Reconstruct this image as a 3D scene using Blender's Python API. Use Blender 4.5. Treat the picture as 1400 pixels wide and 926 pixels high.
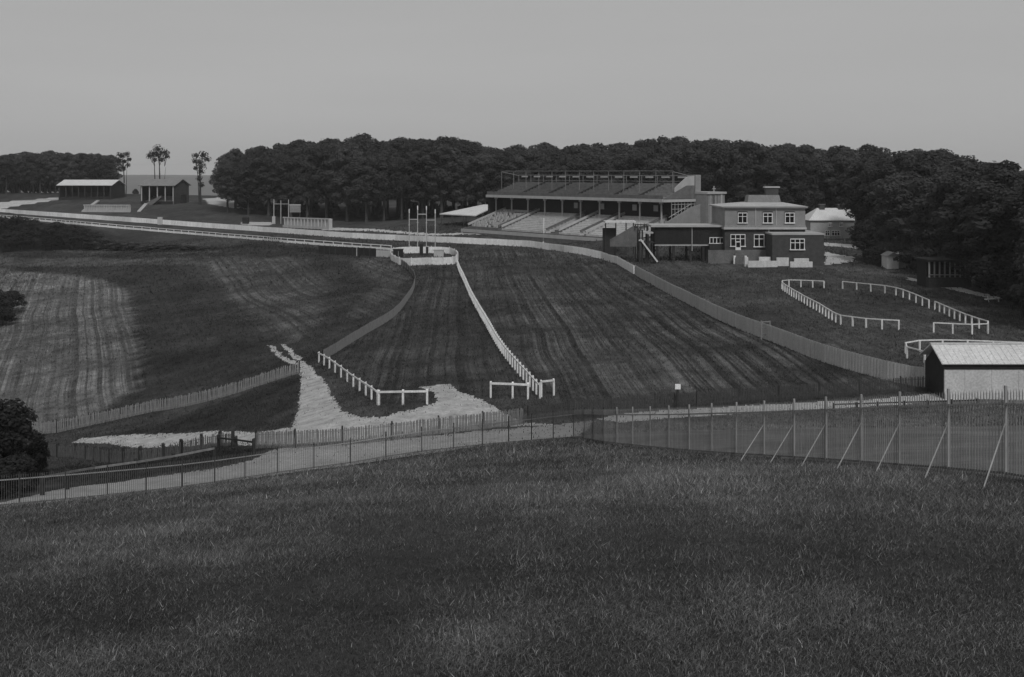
import bpy, math, random
import numpy as np
from mathutils import Vector, Matrix, noise as mnoise

random.seed(7)
RNG = np.random.default_rng(7)
SC = bpy.context.scene
for o in list(bpy.data.objects):
    bpy.data.objects.remove(o, do_unlink=True)
COL = SC.collection

# ------------------------------------------------------------------ camera, sky, sun, exposure
F = 1500.0            # focal length in photo pixels (photo is 1400 wide)
HOR = 236.0           # photo row of the horizon
CAMZ = 20.0           # camera height above datum
cam_d = bpy.data.cameras.new('camera')
cam_d.sensor_fit = 'HORIZONTAL'; cam_d.sensor_width = 36.0
cam_d.lens = F * 36.0 / 1400.0
cam_d.shift_y = -(463.0 - HOR) / 1400.0
cam_d.clip_start = 0.1; cam_d.clip_end = 30000
cam = bpy.data.objects.new('camera', cam_d); COL.objects.link(cam)
cam.location = (0, 0, CAMZ); cam.rotation_euler = (math.radians(90), 0, 0)
SC.camera = cam

SUN_EL = math.radians(46); SUN_AZ = math.radians(163)     # azimuth clockwise from +Y: the sun stands behind the camera's right shoulder
world = bpy.data.worlds.new('World'); SC.world = world; world.use_nodes = True
wn = world.node_tree.nodes; wl = world.node_tree.links
for n in list(wn): wn.remove(n)
sky = wn.new('ShaderNodeTexSky'); sky.sky_type = 'NISHITA'; sky.sun_disc = False
sky.sun_elevation = SUN_EL; sky.sun_rotation = SUN_AZ
sky.air_density = 1.0; sky.dust_density = 4.0; sky.ozone_density = 1.0
bw = wn.new('ShaderNodeRGBToBW')                          # the picture is black and white film
mixs = wn.new('ShaderNodeMix'); mixs.data_type = 'FLOAT'; mixs.inputs[0].default_value = 0.8
mixs.inputs[3].default_value = 4.3                        # even cloud layer
tc = wn.new('ShaderNodeTexCoord'); mp = wn.new('ShaderNodeMapping'); mp.inputs['Scale'].default_value = (1.2, 1.2, 9)
cn = wn.new('ShaderNodeTexNoise'); cn.inputs['Scale'].default_value = 1.6; cn.inputs['Detail'].default_value = 5
cr = wn.new('ShaderNodeMapRange'); cr.inputs['From Min'].default_value = 0.3; cr.inputs['From Max'].default_value = 0.7
cr.inputs['To Min'].default_value = 0.965; cr.inputs['To Max'].default_value = 1.03
mul = wn.new('ShaderNodeMath'); mul.operation = 'MULTIPLY'
bg = wn.new('ShaderNodeBackground'); bg.inputs['Strength'].default_value = 0.1
wo = wn.new('ShaderNodeOutputWorld')
wl.new(sky.outputs[0], bw.inputs[0]); wl.new(bw.outputs[0], mixs.inputs[2])
wl.new(tc.outputs['Generated'], mp.inputs[0]); wl.new(mp.outputs[0], cn.inputs['Vector'])
wl.new(cn.outputs[0], cr.inputs[0]); wl.new(mixs.outputs[0], mul.inputs[0]); wl.new(cr.outputs[0], mul.inputs[1])
# a little paler towards the horizon, as thin cloud is
sx = wn.new('ShaderNodeSeparateXYZ'); wl.new(tc.outputs['Generated'], sx.inputs[0])
hv_ = wn.new('ShaderNodeMapRange'); hv_.inputs[1].default_value = 0.0; hv_.inputs[2].default_value = 0.35
hv_.inputs[3].default_value = 1.06; hv_.inputs[4].default_value = 0.93; wl.new(sx.outputs['Z'], hv_.inputs[0])
mul2 = wn.new('ShaderNodeMath'); mul2.operation = 'MULTIPLY'
wl.new(mul.outputs[0], mul2.inputs[0]); wl.new(hv_.outputs[0], mul2.inputs[1]); wl.new(mul2.outputs[0], bg.inputs['Color']); wl.new(bg.outputs[0], wo.inputs[0])

sun_d = bpy.data.lights.new('sun', 'SUN'); sun_d.energy = 1.5; sun_d.angle = math.radians(12)
sun_d.color = (1, 1, 1)
sun = bpy.data.objects.new('sun', sun_d); COL.objects.link(sun)
sdir = Vector((math.sin(SUN_AZ) * math.cos(SUN_EL), math.cos(SUN_AZ) * math.cos(SUN_EL), math.sin(SUN_EL)))
sun.rotation_euler = sdir.to_track_quat('Z', 'Y').to_euler(); sun.location = (60, 0, 80)

SC.view_settings.view_transform = 'Standard'; SC.view_settings.look = 'None'
SC.view_settings.exposure = 0.0; SC.view_settings.gamma = 1.0; SC.view_settings.use_curve_mapping = False
SC.render.engine = 'CYCLES'
# ------------------------------------------------------------------ terrain height function
def P(px, py, Y):                       # photo pixel + distance -> point
    return Vector(((px - 700.0) / F * Y, Y, CAMZ - (py - HOR) / F * Y))

# survey points: photo pixel and distance in metres
CTRL = [
 # grass knoll in front
 (0,926,12.5),(350,926,11.8),(700,926,11),(1050,926,11),(1400,926,11),
 # line of the tall railing
 (1440,660,20.5),(1385,655,22),(1298,648,24.5),(1225,641,27),(1168,636,29.5),(1078,629,34),(1000,624,38.5),
 (900,615,46),(830,607,53),(790,599,60),(680,607,67),(575,619,70),(473,637,69),(366,650,67),(246,668,62),(108,683,57.5),(-40,697,54),
 # cart track and low ground behind it
 (473,609,76),(600,597,77),(700,588,79),(830,571,82),(1000,560,84),(1200,550,86),(1400,541,88),(1500,537,89),
 (350,613,78),(127,662,70),(250,640,73),(122,629,88),(67,622,92),(200,607,94),(320,600,88),(0,660,68),(-60,640,85),
 (67,594,107),(242,558,112),(408,512,112),(0,600,108),
 # left field and its bank
 (0,345,300),(100,341,300),(200,341,285),(300,341,268),(430,346,238),(100,400,205),(100,480,148),(300,400,198),(300,470,142),
 (0,400,208),(0,500,142),(450,400,186),(-200,420,205),(-200,560,120),(-150,350,300),
 # middle strip
 (442,495,118),(516,553,87),(585,553,87),(520,470,122),(590,362,203),(560,392,171),(680,450,123),(739,543,90),(625,364,200),
 # right field, paddock
 (800,400,160),(900,450,122),(1000,500,99),(1230,451,119),(1127,394,160),(1350,457,115),(1290,531,89),(1400,500,99),(1550,460,113),
 (1050,362,190),(985,357,198),(1140,362,190),(880,357,198),(1225,368,184),(1295,392,156),(1450,400,150),
 # straight
 (865,376,183),(840,358,208),(760,344,233),(700,337,250),(560,328,275),(350,317,310),(150,302,350),(0,292,400),(-150,285,440),
 (350,333,262),(540,343,238),(120,308,330),(0,300,362),(-150,293,400),(440,345,238),
 # lawns and stand ground
 (826,325,233),(690,311,272),(760,305,300),(950,315,262),(1135,327,245),(600,300,312),(500,304,335),(400,299,350),(300,287,366),
 (130,273,415),(225,279,398),(50,270,425),(-100,268,440),(1000,320,290),(1250,335,215),(1350,340,200),
 (0,266,470),(150,265,470),(-150,267,470),(300,272,450),
]
CT = np.array([[ (x-700)/F*Y, Y, CAMZ-(y-HOR)/F*Y ] for x,y,Y in CTRL] +
              [[0,-5,15.9],[20,-5,16.2],[-20,-5,15.0],[0,-40,18.5],[45,10,16.4],[-45,10,9.5],[45,45,9.5],[70,70,5],
               [-150,380,6.5],[120,200,4.5],[120,300,6.5],[60,340,6.5],[-50,420,7],[-300,440,10],[-260,300,1],[140,120,4],[-200,150,-4]], dtype=float)
_SC = 100.0
def _tps(r2): return 0.5*r2*np.log(r2+1e-9)
def _fit():
    n=len(CT); xy=CT[:,:2]/_SC
    d2=((xy[:,None]-xy[None])**2).sum(-1)
    K=_tps(d2)+np.eye(n)*2e-3
    Pm=np.c_[np.ones(n),xy]; A=np.zeros((n+3,n+3)); A[:n,:n]=K; A[:n,n:]=Pm; A[n:,:n]=Pm.T
    b=np.r_[CT[:,2],np.zeros(3)]
    return np.linalg.solve(A,b)
_W=_fit()
def _sstep(a,b,x):
    t=np.clip((x-a)/(b-a),0,1); return t*t*(3-2*t)
def zt(X,Y):
    X=np.atleast_1d(np.asarray(X,float)).ravel(); Y=np.atleast_1d(np.asarray(Y,float)).ravel()
    out=np.empty_like(X); n=len(CT); xy=CT[:,:2]/_SC
    for i in range(0,len(X),20000):
        q=np.c_[X[i:i+20000],Y[i:i+20000]]/_SC
        d2=((q[:,None]-xy[None])**2).sum(-1)
        out[i:i+20000]=_tps(d2)@_W[:n]+_W[n]+q@_W[n+1:]
    # away from the surveyed ground ease over to plain downland
    d=np.maximum.reduce([-250-X, X-110, -20-Y, Y-480, np.zeros_like(X)])
    m=_sstep(0,140,d)
    dist=np.hypot(X,Y)
    plain=5.5-55*_sstep(520,1600,dist)
    return out*(1-m)+plain*m
def zt1(x,y): return float(zt([x],[y])[0])
def on(x,y,dz=0.0): return Vector((x,y,zt1(x,y)+dz))
def G(px,py,Y0=72.0,Y1=480.0):          # where the sight line through a photo pixel meets the ground
    Ys=np.linspace(Y0,Y1,900); X=(px-700)/F*Ys; ray=CAMZ-(py-HOR)/F*Ys
    d=ray-zt(X,Ys)
    i=np.argmax(d<0)
    if d[i]>=0: i=len(Ys)-1
    if i==0: Y=Ys[0]
    else:
        a,b=d[i-1],d[i]; Y=Ys[i-1]+(Ys[i]-Ys[i-1])*a/(a-b)
    x=(px-700)/F*Y
    return Vector((x,Y,zt1(x,Y)))
# ------------------------------------------------------------------ materials (greys: black and white film)
def _new(name):
    m=bpy.data.materials.new(name); m.use_nodes=True; nt=m.node_tree
    for n in list(nt.nodes): nt.nodes.remove(n)
    out=nt.nodes.new('ShaderNodeOutputMaterial'); b=nt.nodes.new('ShaderNodeBsdfPrincipled')
    nt.links.new(b.outputs[0],out.inputs[0]); b.inputs['Specular IOR Level'].default_value=0.2
    return m,nt,b,out
def _math(nt,op,a,b=None,c=None):
    n=nt.nodes.new('ShaderNodeMath'); n.operation=op
    for i,v in enumerate((a,b,c)):
        if v is None: continue
        if isinstance(v,(int,float)): n.inputs[i].default_value=v
        else: nt.links.new(v,n.inputs[i])
    return n.outputs[0]
def _noise(nt,scale,detail=4,stretch=None,rough=0.6):
    g=nt.nodes.new('ShaderNodeNewGeometry'); v=g.outputs['Position']
    if stretch:
        mp=nt.nodes.new('ShaderNodeMapping'); mp.inputs['Scale'].default_value=stretch
        nt.links.new(v,mp.inputs[0]); v=mp.outputs[0]
    n=nt.nodes.new('ShaderNodeTexNoise'); n.inputs['Scale'].default_value=scale; n.inputs['Detail'].default_value=detail
    n.inputs['Roughness'].default_value=rough
    nt.links.new(v,n.inputs['Vector']); return n.outputs[0]
def _range(nt,v,a,b,lo,hi):
    r=nt.nodes.new('ShaderNodeMapRange'); nt.links.new(v,r.inputs[0])
    r.inputs[1].default_value=a; r.inputs[2].default_value=b; r.inputs[3].default_value=lo; r.inputs[4].default_value=hi
    return r.outputs[0]
MATS={}
def mat(name,grey,var=0.25,scale=1.5,rough=0.8,stretch=None,rnd=0.15,fine=None,bump=0.0,spec=0.2):
    if name in MATS: return MATS[name]
    m,nt,b,out=_new(name); b.inputs['Roughness'].default_value=rough; b.inputs['Specular IOR Level'].default_value=spec
    v=_range(nt,_noise(nt,scale,5,stretch),0.25,0.75,grey*(1-var),grey*(1+var))
    if fine: v=_math(nt,'MULTIPLY',v,_range(nt,_noise(nt,fine,3),0.3,0.7,0.8,1.2))
    if rnd:
        oi=nt.nodes.new('ShaderNodeObjectInfo'); v=_math(nt,'MULTIPLY',v,_range(nt,oi.outputs['Random'],0,1,1-rnd,1+rnd))
    nt.links.new(v,b.inputs['Base Color'])
    if bump:
        bp=nt.nodes.new('ShaderNodeBump'); bp.inputs['Strength'].default_value=bump; bp.inputs['Distance'].default_value=0.03
        nt.links.new(_noise(nt,fine or scale*6,4),bp.inputs['Height']); nt.links.new(bp.outputs[0],b.inputs['Normal'])
    MATS[name]=m; return m
WHITE=mat('white_paint',0.70,0.18,2.0,0.6,rnd=0.1,fine=14)
WHITE2=mat('weathered_white_boards',0.60,0.2,0.6,0.8,stretch=(3,3,0.6),rnd=0.12,fine=9)
STONE=mat('pale_stone_wall',0.40,0.15,0.7,0.9,rnd=0.04,fine=6)
WFENCE=mat('white_fence_boards',0.72,0.15,0.6,0.8,stretch=(3,3,0.6),rnd=0.1,fine=9)
BOARD=mat('grey_weathered_boards',0.42,0.15,0.8,0.85,stretch=(3,3,0.5),rnd=0.04,fine=10)
PALE=mat('chestnut_pales',0.20,0.4,3.0,0.9,stretch=(4,4,0.7),rnd=0.2)
IRON=mat('galvanised_bar',0.13,0.2,3.0,0.55,rnd=0.15,spec=0.4)
IRONL=mat('pale_galvanised_bar',0.22,0.2,3.0,0.55,rnd=0.15,spec=0.4)
IRONP=mat('galvanised_post',0.30,0.2,3.0,0.55,rnd=0.1,spec=0.4)
TIMBER=mat('dark_timber',0.035,0.35,3.0,0.9,rnd=0.25)
LTIMBER=mat('bleached_rail_timber',0.17,0.3,3.0,0.9,rnd=0.2)
SEAT=mat('timber_seating',0.19,0.3,1.0,0.9,rnd=0.12,fine=5)
DARK=mat('black_boarding',0.022,0.3,2.0,0.9,rnd=0.1)
BRICK=mat('dark_brick',0.062,0.3,1.2,0.9,rnd=0.05,fine=7)
RENDER=mat('stucco_wall',0.25,0.15,0.7,0.9,rnd=0.04,fine=8)
ROOFL=mat('pale_slate_roof',0.42,0.15,0.8,0.7,rnd=0.05,fine=6)
AWN=mat('awning_steel',0.2,0.2,1.0,0.7,rnd=0.1)
ROOFD=mat('grey_slate_roof',0.20,0.2,0.8,0.75,rnd=0.05,fine=6)
TIN=mat('pale_corrugated_roof',0.58,0.1,0.5,0.6,rnd=0.04,fine=5)
LIME=mat('limewashed_wall',0.52,0.14,0.6,0.85,rnd=0.05,fine=6)
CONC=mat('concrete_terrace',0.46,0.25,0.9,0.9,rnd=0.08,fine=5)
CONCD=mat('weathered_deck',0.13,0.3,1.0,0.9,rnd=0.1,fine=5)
FASC=mat('painted_fascia',0.40,0.15,0.8,0.8,rnd=0.05)
BARK=mat('bark',0.05,0.35,2.0,0.95,rnd=0.25)
BARKL=mat('pale_bark',0.10,0.3,2.0,0.95,rnd=0.2)
GLASS=mat('window_glass',0.012,0.2,1.0,0.12,rnd=0.1,spec=0.5)
HEAP=mat('hay_heap',0.30,0.3,2.0,0.9,rnd=0.1)
def leafmat(name,grey,tr=0.35):
    m,nt,b,out=_new(name); b.inputs['Roughness'].default_value=0.7; b.inputs['Specular IOR Level'].default_value=0.15
    oi=nt.nodes.new('ShaderNodeObjectInfo')
    v=_range(nt,_noise(nt,0.55,4),0.3,0.7,grey*0.6,grey*1.5)
    v=_math(nt,'MULTIPLY',v,_range(nt,oi.outputs['Random'],0,1,0.7,1.35))
    nt.links.new(v,b.inputs['Base Color'])
    t=nt.nodes.new('ShaderNodeBsdfTranslucent'); nt.links.new(v,t.inputs[0])
    mx=nt.nodes.new('ShaderNodeMixShader'); mx.inputs[0].default_value=tr
    nt.links.new(b.outputs[0],mx.inputs[1]); nt.links.new(t.outputs[0],mx.inputs[2]); nt.links.new(mx.outputs[0],out.inputs[0])
    MATS[name]=m; return m
LEAF=leafmat('beech_leaves',0.058)
LEAFE=leafmat('edge_leaves',0.056)
LEAFP=leafmat('pale_leaves',0.075)
LEAFD=leafmat('dark_shrub_leaves',0.032)

# ------------------------------------------------------------------ object helpers
WPOS={}
def tag(o,label=None,cat=None,group=None,kind=None):
    if label: o['label']=label
    if cat: o['category']=cat
    if group: o['group']=group
    if kind: o['kind']=kind
    return o
def _link(o,loc,parent):
    COL.objects.link(o); loc=Vector(loc); WPOS[o.name]=loc.copy()
    if parent is not None:
        o.parent=parent; loc=loc-WPOS[parent.name]
    o.location=loc
    return o
def thing(name,loc,label,cat,group=None):
    o=bpy.data.objects.new(name,None); o.empty_display_size=0.5
    _link(o,loc,None); return tag(o,label,cat,group)
_CUBE=[(-.5,-.5,-.5),(.5,-.5,-.5),(.5,.5,-.5),(-.5,.5,-.5),(-.5,-.5,.5),(.5,-.5,.5),(.5,.5,.5),(-.5,.5,.5)]
_CF=[(0,3,2,1),(4,5,6,7),(0,1,5,4),(1,2,6,5),(2,3,7,6),(3,0,4,7)]
_UB={}
def unitbox(m):
    if m.name not in _UB:
        me=bpy.data.meshes.new('box_'+m.name); me.from_pydata(_CUBE,[],_CF); me.materials.append(m); _UB[m.name]=me
    return _UB[m.name]
def inst(name,me,loc,parent=None,rot=None,scale=None):
    o=bpy.data.objects.new(name,me); _link(o,loc,parent)
    if rot is not None: o.rotation_euler=rot
    if scale is not None: o.scale=scale
    return o
def obox(name,c,e1,e2,e3,m,parent=None):
    """box part with centre c and full edge vectors e1,e2,e3 (at right angles)"""
    o=bpy.data.objects.new(name,unitbox(m)); _link(o,c,parent)
    e1=Vector(e1)
    if e1.cross(Vector(e2)).dot(Vector(e3))<0: e1=-e1
    R=Matrix((Vector(e1).normalized(),Vector(e2).normalized(),Vector(e3).normalized())).transposed()
    o.rotation_euler=R.to_euler(); o.scale=(Vector(e1).length,Vector(e2).length,Vector(e3).length)
    return o
def bx(name,x0,x1,y0,y1,z0,z1,m,parent=None):
    return inst(name,unitbox(m),((x0+x1)/2,(y0+y1)/2,(z0+z1)/2),parent,None,(abs(x1-x0),abs(y1-y0),abs(z1-z0)))
def beam(name,a,b,w,h,m,parent=None):
    """bar from a to b, w wide sideways, h high"""
    a=Vector(a); b=Vector(b); d=b-a; up=Vector((0,0,1))
    s=d.cross(up)
    if s.length<1e-6: s=Vector((1,0,0))
    s.normalize(); u=s.cross(d).normalized()
    if d.cross(s).dot(u)<0: pass
    return obox(name,(a+b)/2,d,s*-w,u*h,m,parent)
class MB:
    def __init__(s): s.v=[]; s.f=[]
    def quad(s,*p):
        n=len(s.v); s.v+= [tuple(q) for q in p]; s.f.append(tuple(range(n,n+len(p))))
    def box(s,c,e1,e2,e3):
        c=Vector(c); e1,e2,e3=Vector(e1),Vector(e2),Vector(e3); n=len(s.v)
        for q in _CUBE: s.v.append(tuple(c+e1*q[0]+e2*q[1]+e3*q[2]))
        fl=e1.cross(e2).dot(e3)<0
        for f in _CF: s.f.append(tuple(n+i for i in (f[::-1] if fl else f)))
    def ab(s,x0,x1,y0,y1,z0,z1): s.box(((x0+x1)/2,(y0+y1)/2,(z0+z1)/2),(x1-x0,0,0),(0,y1-y0,0),(0,0,z1-z0))
    def beam(s,a,b,w,h):
        a=Vector(a);b=Vector(b);d=b-a; sd=d.cross(Vector((0,0,1)))
        if sd.length<1e-6: sd=Vector((1,0,0))
        sd.normalize(); u=sd.cross(d).normalized(); s.box((a+b)/2,d,sd*w,u*h)
    def mesh(s,name,m,org=(0,0,0)):
        me=bpy.data.meshes.new(name); o=Vector(org)
        me.from_pydata([(x-o.x,y-o.y,z-o.z) for x,y,z in s.v],[],s.f); me.materials.append(m); return me
    def build(s,name,m,parent=None,org=None):
        if org is None:
            a=np.array(s.v); org=Vector(((a[:,0].min()+a[:,0].max())/2,(a[:,1].min()+a[:,1].max())/2,a[:,2].min()))
        return inst(name,s.mesh(name,m,org),org,parent)
def npmesh(name,verts,faces,m,org=(0,0,0),attrs=None,smooth=False):
    """verts (n,3) array; faces: list of equal-size (k,3) or (k,4) index arrays"""
    me=bpy.data.meshes.new(name); v=np.asarray(verts,np.float32)-np.asarray(org,np.float32)
    me.vertices.add(len(v)); me.vertices.foreach_set('co',v.ravel())
    loops=np.concatenate([f.ravel() for f in faces]).astype(np.int32)
    tot=np.concatenate([np.full(len(f),f.shape[1],np.int32) for f in faces])
    st=np.r_[0,np.cumsum(tot)[:-1]].astype(np.int32)
    me.loops.add(len(loops)); me.loops.foreach_set('vertex_index',loops)
    me.polygons.add(len(tot)); me.polygons.foreach_set('loop_start',st); me.polygons.foreach_set('loop_total',tot)
    if smooth: me.polygons.foreach_set('use_smooth',np.ones(len(tot),bool))
    for k,a in (attrs or {}).items():
        at=me.attributes.new(k,'FLOAT','POINT'); at.data.foreach_set('value',np.asarray(a,np.float32))
    me.update(calc_edges=True); me.materials.append(m); return me
def spline(pts,n=12):
    """Catmull-Rom through points in plan"""
    p=[np.array(pts[0])*2-np.array(pts[1])]+[np.array(q) for q in pts]+[np.array(pts[-1])*2-np.array(pts[-2])]
    out=[]
    for i in range(1,len(p)-2):
        for k in range(n):
            t=k/n; a,b,c,d=p[i-1],p[i],p[i+1],p[i+2]
            out.append(0.5*((2*b)+(-a+c)*t+(2*a-5*b+4*c-d)*t*t+(-a+3*b-3*c+d)*t**3))
    out.append(p[-2]); return np.array(out)
def resample(pl,step=None,n=None):
    d=np.r_[0,np.cumsum(np.hypot(*np.diff(pl[:,:2],axis=0).T))]
    if n is None: n=max(1,int(round(d[-1]/step)))
    s=np.linspace(0,d[-1],n+1)
    return np.c_[np.interp(s,d,pl[:,0]),np.interp(s,d,pl[:,1])]
def inpoly(x,y,poly):
    x=np.asarray(x);y=np.asarray(y); r=np.zeros(x.shape,bool); n=len(poly)
    for i in range(n):
        x1,y1=poly[i][:2];x2,y2=poly[(i+1)%n][:2]
        c=((y1>y)!=(y2>y))
        with np.errstate(divide='ignore',invalid='ignore'):
            r^=c&(x<(x2-x1)*(y-y1)/(y2-y1+1e-12)+x1)
    return r
def gpoly(pp,Y0=50): return [tuple(G(a,b,Y0)[:2]) for a,b in pp]
_ph=RNG.uniform(0,6.28,(24,3)); 
def wobble(x,y,sc):
    r=np.zeros_like(x)
    for i in range(12):
        a=_ph[i,0]; k=sc*(1.0+0.55*i); r+=np.sin(k*(x*math.cos(a)+y*math.sin(a))+_ph[i,1])/(1+0.35*i)
    return r/3.0

# ------------------------------------------------------------------ ground
def _axis(lo,hi,a,b,st):
    c=list(np.arange(a,b+1e-6,st)); s=st; v=a; left=[]
    while v>lo: s*=1.18; v-=s; left.append(v)
    s=st; v=b; right=[]
    while v<hi: s*=1.18; v+=s; right.append(v)
    return np.array(left[::-1]+c+right)
gx=_axis(-6000,6000,-215,75,1.5); gy=_axis(-600,6000,0,330,1.5)
XX,YY=np.meshgrid(gx,gy); xf=XX.ravel(); yf=YY.ravel()
zf=zt(xf,yf); zf=zf+0.05*wobble(xf,yf,0.35)*np.clip((yf-95)/60,0,1)
tone=np.full(len(xf),1.0); strp=np.zeros(len(xf)); su=np.zeros(len(xf))
def paint(pp,val=None,st=None,Y0=72,plan=None):
    poly=plan or gpoly(pp,Y0); m=inpoly(xf,yf,poly)
    if val is not None: tone[m]=val
    if st is not None: strp[m]=st
    return m
d1=np.array([-28.,71.]); d1/=np.linalg.norm(d1); d2=np.array([5.,-100.]); d2/=np.linalg.norm(d2)
su1=xf*d1[1]-yf*d1[0]; su2=xf*d2[1]-yf*d2[0]
su[:]=su2
leftm=paint([(-300,340),(0,345),(100,341),(300,341),(430,346),(520,350),(545,362),(566,378),(566,392),(540,430),(440,492),(405,503),(240,560),(60,595),(-300,650)],0.70,0.12)
su[leftm]=su1[leftm]
paint([(-200,372),(0,368),(60,374),(150,386),(172,398),(182,440),(190,500),(185,535),(150,556),(60,588),(-100,610),(-300,560)],1.85,0.75)
paint([(-100,352),(0,351),(130,352),(280,356),(290,364),(150,364),(0,362),(-100,362)],1.4,0.1)
paint([(60,340),(200,341.5),(300,343),(300,346),(200,344.5),(60,342.5)],1.3,0.0)
paint([(275,352),(420,352),(445,385),(440,440),(395,472),(340,430),(300,390)],1.15,0.6)
paint([(470,352),(530,354),(556,382),(500,440),(480,430),(520,390)],1.05,0.7)
paint([(-150,305),(0,303),(120,309),(350,334),(440,340),(530,345),(500,350),(430,346),(300,341),(100,341),(-150,350)],0.55,0.0)
mid=paint([(545,362),(625,364),(655,420),(700,490),(739,543),(640,548),(585,545),(515,553),(440,492),(540,430),(566,392)],0.82,0.55)
rf=paint([(630,345),(700,338),(840,359),(865,377),(950,420),(1050,463),(1180,506),(1270,530),(900,548),(760,550),(740,540),(660,400)],0.90,0.95)
paint([(640,352),(760,352),(800,372),(720,380),(655,365)],0.85,0.3)
paint([(880,545),(800,500),(840,480),(940,500),(960,540)],1.15,0.7)
paint([(840,352),(880,357),(985,358),(1130,362),(1240,372),(1400,400),(1460,440),(1460,500),(1290,524),(1150,492),(1050,458),(950,415),(866,372)],1.15,0.25)
paint([(1090,388),(1150,388),(1240,404),(1330,440),(1280,440),(1225,436),(1150,430)],0.92,0.2)
paint(None,2.1,0.0,plan=[tuple(P(a,b,c)[:2]) for a,b,c in ((1500,660,19),(1385,655,22),(1225,641,27),(1078,629,34),(900,615,46),(790,599,60),(830,571,82),(1200,550,86),(1500,537,89))])
paint([(95,604),(408,512),(412,530),(404,560),(398,586),(300,589),(150,596)],0.62,0.0)
paint([(60,642),(120,634),(200,634),(290,614),(347,612),(345,625),(275,640),(200,651),(125,667),(60,680)],0.5,0.0,Y0=56)
kn=paint(None,0.75,0.0,plan=[tuple(P(a,b,c)[:2]) for a,b,c in ((1500,662,19),(1385,655,22),(1225,641,27),(1078,629,34),(900,615,46),(790,599,60),(680,607,67),(575,619,70),(473,637,69),(366,650,67),(246,668,62),(108,683,57.5),(-40,697,54),(-200,700,54))]+[(-90,-30),(60,-30)])
# ease the tone edges
def smooth(a,k):
    a=a.reshape(XX.shape)
    for _ in range(k):
        b=a.copy(); b[1:-1,1:-1]=(a[1:-1,1:-1]*2+a[:-2,1:-1]+a[2:,1:-1]+a[1:-1,:-2]+a[1:-1,2:])/6; a=b
    return a.ravel()
strp=smooth(strp,2)
far=np.hypot(xf,yf)>460; tone[far]=0.8
m,nt,b,out=_new('turf'); b.inputs['Roughness'].default_value=0.95; b.inputs['Specular IOR Level'].default_value=0.05
def attr(n):
    a=nt.nodes.new('ShaderNodeAttribute'); a.attribute_name=n; return a.outputs['Fac']
t=_math(nt,'MULTIPLY',attr('tone'),0.053)
t=_math(nt,'MULTIPLY',t,_range(nt,_noise(nt,0.06,6,rough=0.65),0.3,0.7,0.62,1.38))
t=_math(nt,'MULTIPLY',t,_range(nt,_noise(nt,0.7,6,rough=0.75),0.3,0.7,0.62,1.4))
t=_math(nt,'MULTIPLY',t,_range(nt,_noise(nt,0.22,5,stretch=(1,.6,1),rough=0.7),0.32,0.68,0.7,1.32))
t=_math(nt,'MULTIPLY',t,_range(nt,_noise(nt,9,3),0.3,0.7,0.8,1.2))
# mowing lines: narrow light and dark swaths along the mower's run
w1=_math(nt,'ADD',attr('su'),_range(nt,_noise(nt,0.02,2),0,1,-1.4,1.4))
wn1=nt.nodes.new('ShaderNodeTexNoise'); wn1.noise_dimensions='1D'; wn1.inputs['Scale'].default_value=0.95; wn1.inputs['Detail'].default_value=3; wn1.inputs['Roughness'].default_value=0.75
nt.links.new(w1,wn1.inputs['W']); wn1.inputs['Lacunarity'].default_value=2.4
brk=_range(nt,_noise(nt,0.12,4),0.38,0.62,0.25,1.0)
sv=_math(nt,'MULTIPLY',_math(nt,'MULTIPLY',_range(nt,wn1.outputs[0],0.41,0.61,-0.42,1.45),attr('stripe')),brk)
t=_math(nt,'MULTIPLY',t,_math(nt,'ADD',sv,1.0))
nt.links.new(t,b.inputs['Base Color'])
bp=nt.nodes.new('ShaderNodeBump'); bp.inputs['Strength'].default_value=0.6; bp.inputs['Distance'].default_value=0.12
nt.links.new(_noise(nt,2.2,6,rough=0.7),bp.inputs['Height']); nt.links.new(bp.outputs[0],b.inputs['Normal'])
TURF=m
ny,nx=XX.shape; idx=np.arange(ny*nx).reshape(ny,nx)
quads=np.c_[idx[:-1,:-1].ravel(),idx[:-1,1:].ravel(),idx[1:,1:].ravel(),idx[1:,:-1].ravel()]
ground=inst('ground',npmesh('ground',np.c_[xf,yf,zf],[quads],TURF,attrs={'tone':tone,'stripe':strp,'su':su},smooth=True),(0,0,0))
tag(ground,'rolling turf downland of the racecourse','ground',kind='structure')
def gz(x,y):   # height of the built ground incl. its small unevenness
    x=np.atleast_1d(np.asarray(x,float)); y=np.atleast_1d(np.asarray(y,float))
    return zt(x,y)+0.05*wobble(x,y,0.35)*np.clip((y-95)/60,0,1)

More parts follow.
